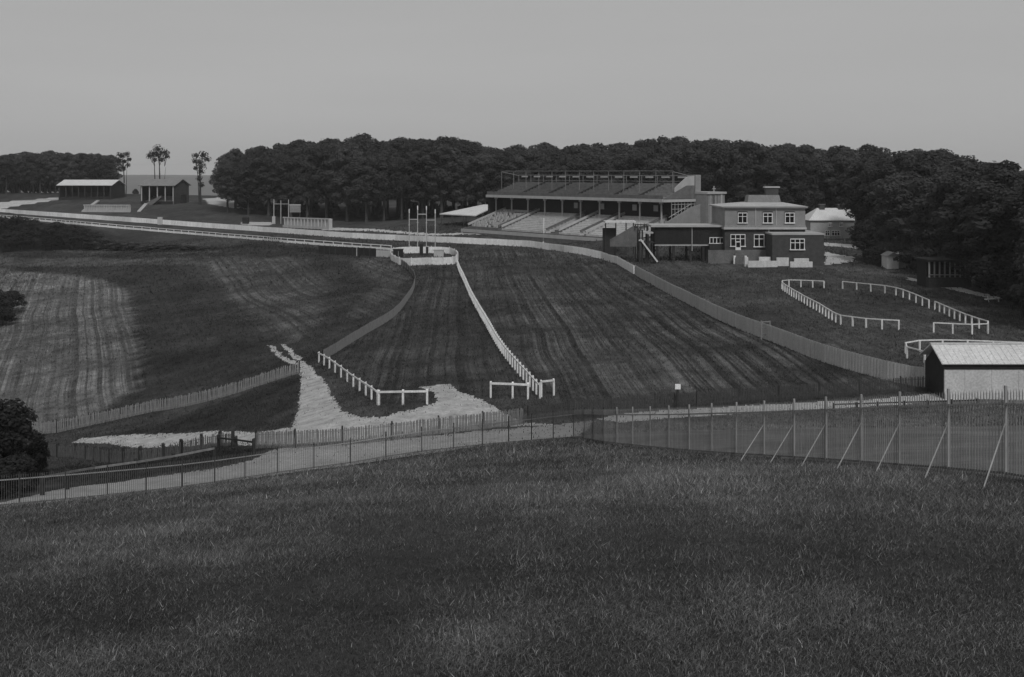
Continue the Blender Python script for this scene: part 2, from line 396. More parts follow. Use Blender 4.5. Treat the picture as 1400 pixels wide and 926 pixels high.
def gridval(arr,x,y):
    ix=np.clip(np.searchsorted(gx,x)-1,0,len(gx)-2); iy=np.clip(np.searchsorted(gy,y)-1,0,len(gy)-2)
    Z=arr.reshape(XX.shape); fx=(x-gx[ix])/(gx[ix+1]-gx[ix]); fy=(y-gy[iy])/(gy[iy+1]-gy[iy])
    return (Z[iy,ix]*(1-fx)+Z[iy,ix+1]*fx)*(1-fy)+(Z[iy+1,ix]*(1-fx)+Z[iy+1,ix+1]*fx)*fy
BARE=[]
def drape(name,poly,m,label,cell=0.13,lift=0.03,rag=0.5,holes=0.0):
    BARE.append(poly); a=np.array(poly); x0,y0=a.min(0)-1; x1,y1=a.max(0)+1
    xs=np.arange(x0,x1,cell); ys=np.arange(y0,y1,cell*3.2); X,Y=np.meshgrid(xs,ys)
    cx=(X[:-1,:-1]+cell/2).ravel(); cy=(Y[:-1,:-1]+cell*1.6).ravel()
    qx=cx+0.55*rag*wobble(cx,cy*.5,0.7)+0.22*rag*wobble(cy,cx,4.0); qy=cy+rag*wobble(cy+40,cx,0.6)
    jr=np.random.default_rng(len(cx)); sg=.10*rag; k=inpoly(qx+jr.normal(0,sg,len(cx)),qy+jr.normal(0,sg*1.6,len(cx)),poly)
    if holes: k&=~(wobble(cx*1.7,cy*.9,1.6)+0.6*wobble(cx,cy,5)>holes)
    ny,nx=X.shape; idx=np.arange(ny*nx).reshape(ny,nx)
    q=np.c_[idx[:-1,:-1].ravel(),idx[:-1,1:].ravel(),idx[1:,1:].ravel(),idx[1:,:-1].ravel()][k]
    u,inv=np.unique(q,return_inverse=True); q=inv.reshape(q.shape)
    vx=X.ravel()[u]; vy=Y.ravel()[u]
    # terrain is interpolated from its own grid so that the sheet always lies just above it
    vz=gridval(zf,vx,vy)+lift
    o=inst(name,npmesh(name,np.c_[vx,vy,vz],[q],m,smooth=True),(0,0,0)); tag(o,label,name.replace('_',' ').split()[-1],kind='structure'); return o
CHALK=mat('trodden_chalk',0.37,0.4,0.9,0.95,rnd=0,fine=6,bump=0.4)
DUST=mat('dusty_road',0.28,0.25,0.5,0.95,rnd=0,fine=5,bump=0.4)
ROADM=mat('chalk_road',0.42,0.18,0.5,0.95,rnd=0,fine=5,bump=0.4)
drape('dusty_track',gpoly([(-30,694),(60,674),(120,664),(200,654),(280,644),(345,629),(380,614),(480,607),(600,595),(700,587),(790,579),(815,575),(800,590),(790,597),(700,606),(600,619),(520,630),(420,644),(300,661),(200,675),(100,685),(-30,697)],50),DUST,'dusty grey cart track between the railing and the paling fence',rag=0.35,holes=1.5)
drape('chalk_track',gpoly([(404,497),(412,494),(425,502),(440,518),(452,530),(458,548),(470,562),(495,571),(530,569),(570,560),(596,549),(590,536),(572,529),(612,526),(632,537),(655,546),(668,553),(690,566),(720,578),(760,582),(700,584),(640,590),(560,597),(480,604),(400,609),(345,610),(300,607),(240,611),(180,613),(150,607),(95,606),(110,600),(150,597),(220,594),(300,590),(370,589),(398,586),(405,560),(410,530),(414,515),(406,505)]),CHALK,'bright trodden chalk track curving past the white rails',rag=0.45,holes=1.7)
drape('chalk_track',gpoly([(365,472),(373,473),(386,486),(404,494),(404,499),(392,495),(376,484)]),CHALK,'short chalk wheel rut in the left hand field',rag=0.35,holes=1.0)
drape('chalk_track',gpoly([(382,471),(390,472),(400,480),(412,490),(408,496),(398,486)]),CHALK,'chalk rut running through the gap in the paling fence',rag=0.3,holes=1.2)
drape('chalk_road',gpoly([(815,573),(840,567),(1000,556),(1200,546),(1400,536),(1560,528),(1560,536),(1400,546),(1200,556),(1000,567),(850,578)],62),ROADM,'pale road crossing below the dark paling fence',rag=0.25)
drape('gravel_yard',gpoly([(1128,344),(1150,349),(1170,352),(1166,357),(1150,360),(1128,363)]),ROADM,'pale gravel yard beside the brick annexe',cell=0.4,rag=0.5)
drape('gravel_path',gpoly([(1125,332),(1160,334),(1200,341),(1240,346),(1240,349),(1200,344),(1150,338),(1125,336)]),ROADM,'pale path running from the house under the trees',cell=0.4,rag=0.4)
drape('gravel_path',gpoly([(1240,379),(1280,386),(1330,398),(1365,406),(1365,410),(1325,402),(1270,390),(1240,383)]),ROADM,'narrow pale path in front of the dark hut',cell=0.35,rag=0.3)
drape('gravel_path',gpoly([(278,272),(300,270),(340,279),(345,287),(312,284),(285,279)]),ROADM,'pale path at the end of the brick stand',cell=0.8,rag=0.8)
drape('gravel_path',gpoly([(-20,279),(50,272),(82,269),(82,273),(55,277),(10,284),(-20,285)]),ROADM,'pale path beside the far left stand',cell=0.8,rag=0.8)
drape('gravel_path',gpoly([(330,304),(370,304),(372,308),(330,308)]),ROADM,'pale apron by the frame of three poles',cell=0.6,rag=0.5)
drape('gravel_path',gpoly([(440,311),(520,314),(640,318),(700,321),(700,323),(640,321),(520,317),(440,315)]),ROADM,'narrow pale path along the far lawn edge',cell=0.5,rag=0.4)
drape('gravel_path',gpoly([(690,326),(760,316),(790,312),(800,315),(770,320),(720,329)]),ROADM,'pale path leading up to the terraces',cell=0.4,rag=0.4)

# far downs on the horizon
hm=MB(); N=60
hx=np.linspace(-5200,3500,N); prof=[(-9000+0,0)]
hv=[];hf=[]
for i,x in enumerate(hx):
    top=CAMZ-8+6*math.sin(x*0.0011)+4*math.sin(x*0.0037+1)
    for j,(dy,zz) in enumerate(((0,-60),(400,-20),(900,top-6),(1400,top),(2600,-60))):
        hv.append((x,3300+dy,zz))
for i in range(N-1):
    for j in range(4): hf.append((i*5+j,(i+1)*5+j,(i+1)*5+j+1,i*5+j+1))
me=bpy.data.meshes.new('hills'); me.from_pydata(hv,[],hf)
for p in me.polygons: p.use_smooth=True
me.materials.append(mat('far_downs',0.07,0.3,0.004,0.95,rnd=0)); h=inst('hills',me,(0,0,0)); tag(h,'distant pale downs on the horizon','hill',kind='structure')
# ------------------------------------------------------------------ fences and rails
_PM={}
def postmesh(m,shape='square'):
    k=(m.name,shape)
    if k in _PM: return _PM[k]
    b=MB()
    if shape=='square': b.ab(-.5,.5,-.5,.5,0,1)
    elif shape=='pointed':      # bar or pale with a pointed head
        b.v=[(-.5,-.5,0),(.5,-.5,0),(.5,.5,0),(-.5,.5,0),(-.5,-.5,.95),(.5,-.5,.95),(.5,.5,.95),(-.5,.5,.95),(0,0,1)]
        b.f=[(0,3,2,1),(0,1,5,4),(1,2,6,5),(2,3,7,6),(3,0,4,7),(4,5,8),(5,6,8),(6,7,8),(7,4,8)]
    elif shape=='weathered':    # square post, chamfered sloping head
        b.v=[(-.5,-.5,0),(.5,-.5,0),(.5,.5,0),(-.5,.5,0),(-.5,-.5,.95),(.5,-.5,.95),(.5,.5,1),(-.5,.5,1)]
        b.f=_CF
    _PM[k]=b.mesh('post_'+m.name,m); return _PM[k]
def base(x,y): return Vector((x,y,float(gz(x,y)[0])))
def yaw(a,b): return math.atan2(b[1]-a[1],b[0]-a[0])
def posts_rails(root,pl,h,pw,pm,rails,shape='square',pname='post',rname='rail',hf=None,sink=0.15,proud=0.0,rnd=0.0):
    """pl: plan positions of the posts; rails: (height fraction, width, height, material, side offset)"""
    n=len(pl); B=[base(*p) for p in pl]; H=[(hf(i/(n-1)) if hf else h) for i in range(n)]
    for i in range(n):
        a=pl[max(0,i-1)]; b=pl[min(n-1,i+1)]
        o=inst(pname,postmesh(pm(i) if callable(pm) else pm,shape),B[i]-Vector((0,0,sink)),root,(random.gauss(0,rnd),random.gauss(0,rnd),yaw(a,b)),(pw,pw,H[i]+sink+proud))
    for (zf_,w,hh,m,off) in rails:
        for i in range(n-1):
            d=Vector((pl[i+1][0]-pl[i][0],pl[i+1][1]-pl[i][1],0)).normalized(); s=Vector((-d.y,d.x,0))*off
            beam(rname,B[i]+Vector((0,0,H[i]*zf_+random.gauss(0,rnd*.4)))+s,B[i+1]+Vector((0,0,H[i+1]*zf_+random.gauss(0,rnd*.4)))+s,w,hh,m,root)
    return B,H
def pales(root,pl,spacing,w,t,hfun,m,indiv=0,m2=None,jit=0.0,tilt=0.0,z0=0.04,name='pale',shape='pointed',off=0.0):
    """pales along the posts' line; the nearest ones are parts of their own, the rest one joined part"""
    it=[]
    L=np.r_[0,np.cumsum(np.hypot(*np.diff(pl,axis=0).T))]; n=int(L[-1]/spacing)
    for k in range(n):
        s=(k+0.5)*spacing; x=np.interp(s,L,pl[:,0]); y=np.interp(s,L,pl[:,1]); i=min(len(L)-2,int(np.searchsorted(L,s)-1))
        it.append((x,y,yaw(pl[i],pl[i+1]),hfun(s/L[-1])*(1+random.uniform(-jit,jit))))
    zz=gz([q[0] for q in it],[q[1] for q in it])
    order=sorted(range(n),key=lambda k:it[k][0]**2+it[k][1]**2)
    keep=set(order[:indiv]); b=MB(); tm=postmesh(m2 or m,shape)
    tv=[Vector(v.co) for v in tm.vertices]; tf=[tuple(p.vertices) for p in tm.polygons]
    for k in range(n):
        x,y,a,h=it[k]; tx,ty=random.gauss(0,tilt),random.gauss(0,tilt)
        ox,oy=-math.sin(a)*off,math.cos(a)*off; loc=Vector((x+ox,y+oy,zz[k]+z0))
        if k in keep: inst(name,tm,loc,root,(tx,ty,a),(w,t,h-z0))
        else:
            M=Matrix.LocRotScale(loc,Matrix.Rotation(a,3,'Z')@Matrix.Rotation(ty,3,'Y')@Matrix.Rotation(tx,3,'X'),Vector((w,t,h-z0)))
            o=len(b.v); b.v+=[tuple(M@v) for v in tv]; b.f+=[tuple(o+i for i in f) for f in tf]
    if b.v:
        tag(b.build(name,m,root),kind='stuff')
def pxline(pp,step=14):
    a=spline([np.array(q,float) for q in pp],10); d=np.r_[0,np.cumsum(np.hypot(*np.diff(a,axis=0).T))]; n=int(d[-1]/step)
    return [(np.interp(t,d,a[:,0]),np.interp(t,d,a[:,1])) for t in np.linspace(0,d[-1],n+1)]
def gp(pp,Y0=72): return [tuple(G(a,b,Y0)[:2]) for a,b in pp]

# --- tall iron railing round the knoll
RL=[(1460,662,20),(1385,655,22),(1298,648,24.5),(1225,641,27),(1168,636,29.5),(1078,629,34),(1000,624,38.5),(900,615,46),(830,607,53),(797,601,58.5),
    (770,600,61.5),(680,607,67),(575,619,70),(473,637,69),(366,650,67),(246,668,62),(108,683,57.5),(-40,697,54)]
rp=spline([tuple(P(*q)[:2]) for q in RL],8); rpl=resample(rp,2.3)
Lr=np.hypot(*(rpl[-1]-rpl[0]))
hfr=lambda f: 1.82-0.22*min(1,max(0,(f-0.25)/0.3))
rail=thing('iron_railing',base(*rpl[0]),'tall iron railing with pointed bars and leaning struts along the edge of the long grass','railing')
B,H=posts_rails(rail,rpl,1.8,0.05,(lambda i: IRONP if i<15 else TIMBER),[(0.83,0.045,0.05,IRONP,0.0),(0.06,0.045,0.05,IRON,0.0)],hf=hfr,sink=0.3,proud=0.06)  # silhouette dark of left posts and lit top rail are put into colour
pales(rail,rpl,0.115,0.017,0.014,lambda f:hfr(f)*1.0,IRON,indiv=300,m2=IRONL,name='bar',off=0.03,z0=0.03)
for i in range(1,8):
    a=B[i]+Vector((0,0,H[i]*0.62)); q=Vector((B[i].x-1.25,B[i].y-1.75,0)); q.z=zt1(q.x,q.y)-0.12
    beam('strut',a,q,0.022,0.022,IRONP,rail)
# --- chestnut paling along the track
def paling(pp,label,h,step,sp,mp=PALE,mpost=TIMBER,Y0=72,pw=0.11,jit=0.05,tilt=0.02,w=0.07,indiv=0,post_over=0.12,group='paling fences'):
    pl=resample(spline(gp(pp,Y0),8),step)
    r=thing('paling_fence',base(*pl[0]),label,'fence',group)
    posts_rails(r,pl,h,pw,mpost,[(0.82,0.02,0.03,mp,-0.05),(0.25,0.02,0.03,mp,-0.05)],rname='wire',rnd=0.02,proud=post_over,shape='weathered')
    pales(r,pl,sp,w,0.02,lambda f:h,mp,jit=jit,tilt=tilt,indiv=indiv,off=-0.075)
    return r
paling([(350,614),(405,613),(473,609),(535,603),(597,595),(660,588),(715,580)],'grey paling fence with dark posts bordering the dusty cart track',1.25,3.2,0.115)
DPALE=mat('dark_unlit_pales',0.055,0.3,3.0,0.9,stretch=(4,4,0.7),rnd=0.1)  # same paling; its lack of light is put into a darker colour
paling([(722,579),(770,572),(830,566),(927,559),(1050,550),(1180,541),(1288,534)],'dark paling fence running beyond the pale road to the white shed',1.25,3.4,0.13,mp=DPALE,jit=0.03)
paling([(42,595),(67,594),(107,586),(143,578),(180,570),(211,563),(256,556),(311,542),(373,522),(409,511)],'long weathered paling fence along the foot of the left field',1.25,3.1,0.125,jit=0.08,tilt=0.03)
paling([(64,623),(75,625),(99,626),(122,629),(147,633),(172,633),(197,632),(222,629),(255,620),(287,612),(318,610)],'short ragged paling fence with stout dark posts between chalk track and shrubs',1.0,2.0,0.13,mp=mat('old_dark_pales',0.10,0.4,3.0,0.9,stretch=(4,4,0.7),rnd=0.2),pw=0.2,jit=0.12,tilt=0.04,post_over=0.2)
# --- post and rail by the shrubs
def postrail(name,pp,label,h,pw,pm,rails,step=None,n=None,Y0=72,group=None,proud=0.05,rnd=0.0,cat='rail',curve=True,loc=None):
    g=loc or gp(pp,Y0)
    pl=resample(spline(g,8) if curve else np.array(g),step,n) if (step or n) else np.array(g)
    r=thing(name,base(*pl[0]),label,cat,group); posts_rails(r,pl,h,pw,pm,rails,proud=proud,rnd=rnd,shape='weathered'); return r
postrail('post_and_rail_fence',[(58,678),(92,670),(127,663),(185,654),(238,645),(292,634)],'dark posts with one bleached rail just behind the iron railing',1.2,0.2,TIMBER,[(0.88,0.06,0.13,LTIMBER,-0.12)],Y0=58,rnd=0.02,cat='fence',curve=False)
postrail('post_and_rail_fence',[(299,613),(323,616),(347,620)],'short dark post and rail fence ending in a thick post',1.0,0.18,TIMBER,[(0.8,0.06,0.12,TIMBER,-0.11)],Y0=62,rnd=0.02,cat='fence',curve=False)
postrail('post_and_rail_fence',[(1140,562),(1171,561),(1200,560),(1236,559),(1268,558),(1301,557),(1337,556)],'low dark post and rail fence on the verge of the pale road',0.55,0.14,TIMBER,[(0.85,0.06,0.1,TIMBER,0.08)],Y0=60,cat='fence',curve=False)
# --- grey curving picket fence
paling([(441,493),(451,488),(477,471),(509,452),(535,436),(552,418),(565,397),(566,382),(557,370),(549,364)],'grey picket fence curving from the white rails up to the white enclosure',1.2,3.0,0.13,mp=mat('silvery_pales',0.20,0.3,3.0,0.9,stretch=(4,4,0.7),rnd=0.1),mpost=TIMBER,jit=0.02,tilt=0.005,post_over=0.0)
# --- white rails
WR=[(0.92,0.07,0.14,WHITE,-0.1)]
postrail('white_rail',[(436,496),(457,509),(475,523),(497,539),(516,553)],'white post and rail running down from the grey picket fence to the chalk',1.15,0.15,WHITE,WR,n=10,group='white rails of the course')
postrail('white_rail',[(518,554),(551,553.5),(584,553)],'short white rail of three posts facing across the chalk track',1.15,0.16,WHITE,[(0.92,0.07,0.16,WHITE,-0.1)],curve=False,group='white rails of the course')
rb=thing('white_rail',base(*gp([(625,364)])[0]),'long white close-posted rail dropping from the enclosure to the road','rail','white rails of the course')
plb=resample(spline(gp([(625,364),(639,397),(655,429),(671,458),(688,486),(707,510),(723,528),(738,545)]),8),1.35)
posts_rails(rb,plb,1.25,0.14,WHITE,[(0.93,0.07,0.13,WHITE,-0.11)],proud=0.04)
postrail('white_rail',[(671,544),(701,545),(722,546)],'short white rail joining the lower end of the close-posted rail',1.3,0.15,WHITE,[(0.92,0.07,0.17,WHITE,-0.1)],curve=False,group='white rails of the course')
postrail('white_rail',[(740,543),(757,541)],'white two-post rail sticking out past the end of the close-posted rail',1.35,0.13,WHITE,[(0.95,0.07,0.15,WHITE,-0.1)],curve=False,group='white rails of the course')
PR=[(0.95,0.09,0.11,WHITE,0.0)]
def ring(pp,label,step): return postrail('paddock_rail',pp,label,1.12,0.15,WHITE,PR,step=step,group='white paddock rails',proud=-0.02)
ring([(1126.6,394),(1105,393),(1083,392.6),(1072,393),(1069,396),(1077,402),(1095,413),(1118,426),(1144,442),(1157,445),(1177,448),(1201,450),(1229,451.5)],'longest white paddock rail bending sharply at its far left corner',1.75)
ring([(1152,395),(1187,398.5),(1221,403),(1244,411),(1270,422)],'gently curving white paddock rail on the tree side of the ring',2.6)
ring([(1278,424),(1298,433),(1321,443),(1340,450),(1353,454),(1349,457),(1336.6,457.5),(1319,457),(1299,456),(1276.6,455)],'hooked white paddock rail nearest the wood',1.9)
ring([(1264,496.6),(1243,491.5),(1237,487),(1240,483),(1250,481),(1266,480.5),(1290,480),(1314,480.5),(1347,481.5),(1382,483),(1430,485)],'white rail looping round behind the white shed',2.4)
# --- running rail of the straight
run=thing('running_rail',base(*gp([(535,343)])[0]),'white running rail along the near side of the straight above the bank','rail')
pln=resample(spline(gp(pxline([(535,343),(435,335.5),(350,328.5),(178,314),(45,302),(-40,296)])),8),3.2)
posts_rails(run,pln,1.15,0.14,WHITE,[(0.95,0.10,0.16,WHITE,0.0),(0.28,0.06,0.55,WHITE,0.0)],rname='board')
# --- boarded course fence
def panelmesh(m,nb=14):
    b=MB()
    for k in range(nb):
        x=-.5+(k+.5)/nb; o=0.25*((k%2)*2-1)+random.uniform(-.08,.08)
        b.ab(x-.485/nb,x+.485/nb,o-.25,o+.25,0.02,1-random.uniform(0,.012))
    return b.mesh('panel_'+m.name,m)
def boarded(pp,label,h,step,m,pm,capm=None):
    pl=resample(spline(gp(pp),8),step); r=thing('boarded_fence',base(*pl[0]),label,'fence','boarded course fences')
    B=[base(*p) for p in pl]; pms=[panelmesh(m) for _ in range(3)]
    for i in range(len(pl)-1):
        d=B[i+1]-B[i]; e1=d.normalized(); s=Vector((-e1.y,e1.x,0)).normalized(); u=e1.cross(s); 
        o=bpy.data.objects.new('fence_panel',random.choice(pms)); _link(o,(B[i]+B[i+1])/2-Vector((0,0,.06)),r)
        o.rotation_euler=Matrix((e1,s,u)).transposed().to_euler(); o.scale=(d.length*0.997,0.06,h*random.uniform(.995,1.005))
        # strut-post on the far side
        if s.dot(B[i])<0: s=-s
        if i%2==0: inst('post',postmesh(pm),B[i]+s*0.1-Vector((0,0,.2)),r,(0,0,yaw(pl[i],pl[i+1])),(.11,.11,h+.12))
    return r
boarded([(1292,533.5),(1243,527),(1171,508.6),(1114,491),(1043,463),(1000,446),(950,421),(905,397),(868,375.5)],'grey close-boarded fence between the right hand field and the paddock',1.7,2.7,BOARD,TIMBER)
boarded(pxline([(866,374.5),(842,361),(820,354),(794,348),(743,341),(700,336.5),(500,327),(387,319),(161,302.5),(0,291),(-80,286)]),'long white boarded fence on the far side of the straight',1.5,3.2,WFENCE,WFENCE)
# ------------------------------------------------------------------ buildings
def pz(y,Y): return CAMZ-(y-HOR)/F*Y
def pxX(x,Y): return (x-700.0)/F*Y
def prism(name,pts2,frame,t0,t1,m,parent):
    """outline pts2 (a,b) placed by frame(a,b,t), thickened from t0 to t1"""
    b=MB(); n=len(pts2)
    A=[frame(a,c,t0) for a,c in pts2]; C=[frame(a,c,t1) for a,c in pts2]
    b.v=[tuple(q) for q in A+C]; b.f=[tuple(range(n-1,-1,-1)),tuple(range(n,2*n))]+[(i,(i+1)%n,n+(i+1)%n,n+i) for i in range(n)]
    return b.build(name,m,parent)
def window(x0,x1,z0,z1,Y,parent,nv=1,nh=1,fm=WHITE,name='window',fw=0.11,arch=False,sill=True):
    """sash window in a wall facing the camera at distance Y"""
    w=inst(name,unitbox(GLASS),((x0+x1)/2,Y-0.02,(z0+z1)/2),parent,None,(x1-x0,0.1,z1-z0))
    yf=Y-0.12; W=w
    def piece(nm,a,b,c,d,m=fm,t=0.12):
        o=bpy.data.objects.new(nm,unitbox(m)); COL.objects.link(o); o.parent=W
        # sub-part: cancel the pane's scale
        sx,sy,sz=W.scale; cx,cy,cz=(a+b)/2-(x0+x1)/2,yf-(Y-0.02),(c+d)/2-(z0+z1)/2
        o.location=(cx/sx,cy/sy,cz/sz); o.scale=((b-a)/sx,t/sy,(d-c)/sz); return o
    piece('frame',x0-fw/2,x0+fw/2,z0,z1); piece('frame',x1-fw/2,x1+fw/2,z0,z1)
    piece('frame',x0,x1,z1-fw,z1+0.02,t=0.13); 
    for i in range(nv): 
        x=x0+(x1-x0)*(i+1)/(nv+1); piece('glazing_bar',x-fw/2,x+fw/2,z0,z1-.02,t=0.11)
    for i in range(nh):
        z=z0+(z1-z0)*(0.62 if nh==1 else (i+1)/(nh+1)); piece('glazing_bar',x0,x1,z-fw*.45,z+fw*.45,t=0.1)
    if sill: piece('sill',x0-.15,x1+.15,z0-.16,z0+.02,t=0.26)
    if arch: piece('lintel',x0-.1,x1+.1,z1+.03,z1+.28,m=BRICK,t=0.08)
    return w
def hiproof(name,x0,x1,y0,y1,z,rx0,rx1,ry0,ry1,rz,m,parent):
    b=MB(); E=[(x0,y0,z),(x1,y0,z),(x1,y1,z),(x0,y1,z)]; R=[(rx0,ry0,rz),(rx1,ry0,rz),(rx1,ry1,rz),(rx0,ry1,rz)]
    b.v=E+R; b.f=[(3,2,1,0),(4,5,6,7)]+[(i,(i+1)%4,4+(i+1)%4,4+i) for i in range(4)]
    return b.build(name,m,parent)

# --- main grandstand -------------------------------------------------------
GC=Vector((31.7,230,0)); E1=Vector((-.619,.785,0)).normalized(); E2=Vector((.785,.619,0)).normalized(); UZ=Vector((0,0,1))
def L(s,t,z): return GC+E1*s+E2*t+UZ*z
def gb(name,s0,s1,t0,t1,z0,z1,m,parent): return obox(name,L((s0+s1)/2,(t0+t1)/2,(z0+z1)/2),E1*(s1-s0),E2*(t1-t0),UZ*(z1-z0),m,parent)
gs=thing('grandstand',L(30,0,6),'long two-tier grandstand with open upper deck, slim columns and pale concrete terraces','grandstand')
LEN=60.5
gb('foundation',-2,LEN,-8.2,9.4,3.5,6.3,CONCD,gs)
def steps(name,s0,s1,t0,t1,z0,z1,n,m,parent=gs,zb=6.2):
    b=MB()
    for i in range(n):
        ta=t0+(t1-t0)*i/n; tb=t0+(t1-t0)*(i+1)/n; z=z0+(z1-z0)*(i+1)/n
        b.box(L((s0+s1)/2,(ta+tb)/2,(zb+z)/2),E1*(s1-s0),E2*(tb-ta),UZ*(z-zb))
    return b.build(name,m,parent)
blocks=[(2.5,15.3,CONC),(17.2,24.2,CONC),(28.6,45,CONC),(46.5,58.5,CONCD)]
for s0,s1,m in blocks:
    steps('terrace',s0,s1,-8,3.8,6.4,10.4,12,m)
    for s in (s0-.12,s1+.12):
        b=MB(); b.beam(L(s,-8,7.2),L(s,3.8,11.0),.2,.5); b.build('terrace_wall',CONCD if s<s0 else FASC,gs)
for s0,s1 in ((15.6,16.9),(24.6,28.2),(45.3,46.1)):
    steps('gangway',s0,s1,-7,3.8,6.2,9.6,9,CONCD,zb=5.9)
rndc=random.Random(3); b=MB()
for r in range(11):
    for k in range(15):
        if rndc.random()<.25: continue
        s=47+k*.75+rndc.uniform(-.2,.2); t=-7.4+r*.98; z=6.75+r*.335
        b.box(L(s,t,z+.32),E1*.5,E2*.4,UZ*.6)
tag(b.build('chair',FASC,gs),kind='stuff')
gb('front_kerb',1,LEN-1,-9.5,-9.3,5.4,6.15,FASC,gs)
gb('rear_wall',-.2,LEN,4.2,4.5,6.3,13.9,DARK,gs)
gb('end_wall',LEN,LEN+.3,-.2,9,6.3,13.9,DARK,gs)
for s in (5.5,12,22.5,31.5): gb('notice_board',s,s+1.3,4.05,4.18,11.6,12.9,FASC,gs)
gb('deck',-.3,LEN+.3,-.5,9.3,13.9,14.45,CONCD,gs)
gb('fascia',-.45,LEN+.45,-.75,-.52,13.75,14.4,FASC,gs)
gb('parapet',-.3,LEN+.3,-.5,-.3,14.47,15.2,CONCD,gs)
gb('end_fascia',-.62,-.32,-.5,9.3,13.75,14.3,FASC,gs)
up=[(0.2,7.6,SEAT),(8.4,15.6,SEAT),(16.6,27.5,CONCD),(28.5,38,CONCD),(39,48,CONCD),(49,59.8,CONCD)]
for s0,s1,m in up:
    steps('upper_seating',s0,s1,.2,9,14.5,17.6,9,m,zb=14.46)
for s in (8,16.1,28,38.5,48.5): beam('gangway_wall',L(s,.6,14.75),L(s,9,17.75),.7,.45,DARK,gs)
for i in range(10):
    s=1.5+i*(LEN-3)/9; zf0=6.2+4*(8.8+.8)/11.8-.2
    c=gb('column',s-.13,s+.13,.9,1.16,zf0,13.3,FASC,gs); gb('column_head',s-.4,s+.4,.8,1.26,13.3,13.85,FASC,gs)
# open awning frame over the deck
for i in range(13):
    s=.6+i*(LEN-1.2)/12
    beam('awning_post',L(s,3.5,15.4),L(s,3.5,20.3),.11,.11,AWN,gs); beam('awning_post',L(s,9.1,17.4),L(s,9.1,19.3),.11,.11,AWN,gs)
    if i in (0,12): beam('rafter',L(s,3.5,20.2),L(s,9.1,19.2),.1,.12,AWN,gs)
    if i<12: gb('awning_board',s+1.3,s+3.7,9.0,9.08,18.8,19.15,FASC,gs)
beam('awning_rail',L(.3,3.45,20.35),L(LEN-.3,3.45,20.35),.12,.14,AWN,gs); beam('awning_rail',L(.3,9.1,19.35),L(LEN-.3,9.1,19.35),.12,.14,AWN,gs)
gb('back_rail',0,LEN,9.05,9.15,18.0,18.1,AWN,gs)
# right hand end
fr=lambda a,c,t: L(t,a,c)
prism('end_parapet',[(0.2,14.5),(9.3,14.5),(9.3,17.2),(6.8,17.2)],fr,-.3,-.05,CONCD,gs)
prism('end_screen',[(3.2,15.8),(6.8,17.22),(9.3,17.22),(9.3,19.3),(7.0,19.1),(3.2,16.7)],fr,-.28,-.1,FASC,gs)
prism('stair_wall',[(-1.5,6.3),(9.4,6.3),(9.4,13.2),(6.5,12.6),(-.2,9.9),(-1.5,9.9)],fr,-1.9,-1.6,RENDER,gs)
gb('end_glazing',-.2,-.05,2.2,9.2,10,13.7,GLASS,gs)
for k in range(8): gb('glazing_bar',-.34,-.22,2.2+k,2.28+k,10,13.7,FASC,gs)
for z in (11,12.2,13.2): gb('glazing_bar',-.33,-.23,2.2,9.2,z,z+.1,FASC,gs)
beam('handrail',L(-1.75,-.2,10.6),L(-1.75,6.5,13.3),.1,.1,FASC,gs)
gb('stair_tower',-3.6,2.8,9.5,15.2,5.5,15.4,RENDER,gs); gb('tower_cornice',-3.9,3.1,9.42,15.5,15.4,15.85,FASC,gs)
gb('tower_head',-.3,2.2,9.55,11.3,15.86,19.5,RENDER,gs); gb('tower_pilaster',-3.75,-3.6,13.8,14.3,6,15.3,FASC,gs)
gb('downpipe',-3.75,-3.6,11.6,11.75,6,15.3,TIMBER,gs)
for k in range(5): gb('tower_pilaster',-3.68,-3.61,9.7+k*.75,9.8+k*.75,6,15.35,FASC if k%2 else CONCD,gs)
beam('finial',L(-2.5,13,15.85),L(-2.5,13,17.1),.18,.18,FASC,gs); gb('finial_cross',-2.9,-2.1,12.9,13.1,16.4,16.6,FASC,gs)

# --- sloping canopy left of the stand
A,B_,C_,D_=P(601,293.5,296),P(650,296,284),P(682,281,292),P(661,281,300)
cn_=thing('canopy',Vector(((A.x+C_.x)/2,(A.y+C_.y)/2,zt1((A.x+C_.x)/2,(A.y+C_.y)/2))),'pale sloping canopy roof on posts beside the left end of the grandstand','canopy')
b=MB(); up_=Vector((0,0,.25)); b.v=[tuple(q) for q in (A,B_,C_,D_,A+up_,B_+up_,C_+up_,D_+up_)]; b.f=[(0,3,2,1),(4,5,6,7),(0,1,5,4),(1,2,6,5),(2,3,7,6),(3,0,4,7)]
b.build('roof',TIN,cn_)
for q in (A.lerp(B_,.05),A.lerp(B_,.36),A.lerp(B_,.68),B_.lerp(C_,.03),B_.lerp(C_,.5),C_.lerp(D_,.1),D_.lerp(A,.4)):
    g=Vector((q.x,q.y,zt1(q.x,q.y)-.2)); beam('post',g,Vector((q.x,q.y,q.z-.01)),.15,.15,TIMBER,cn_)

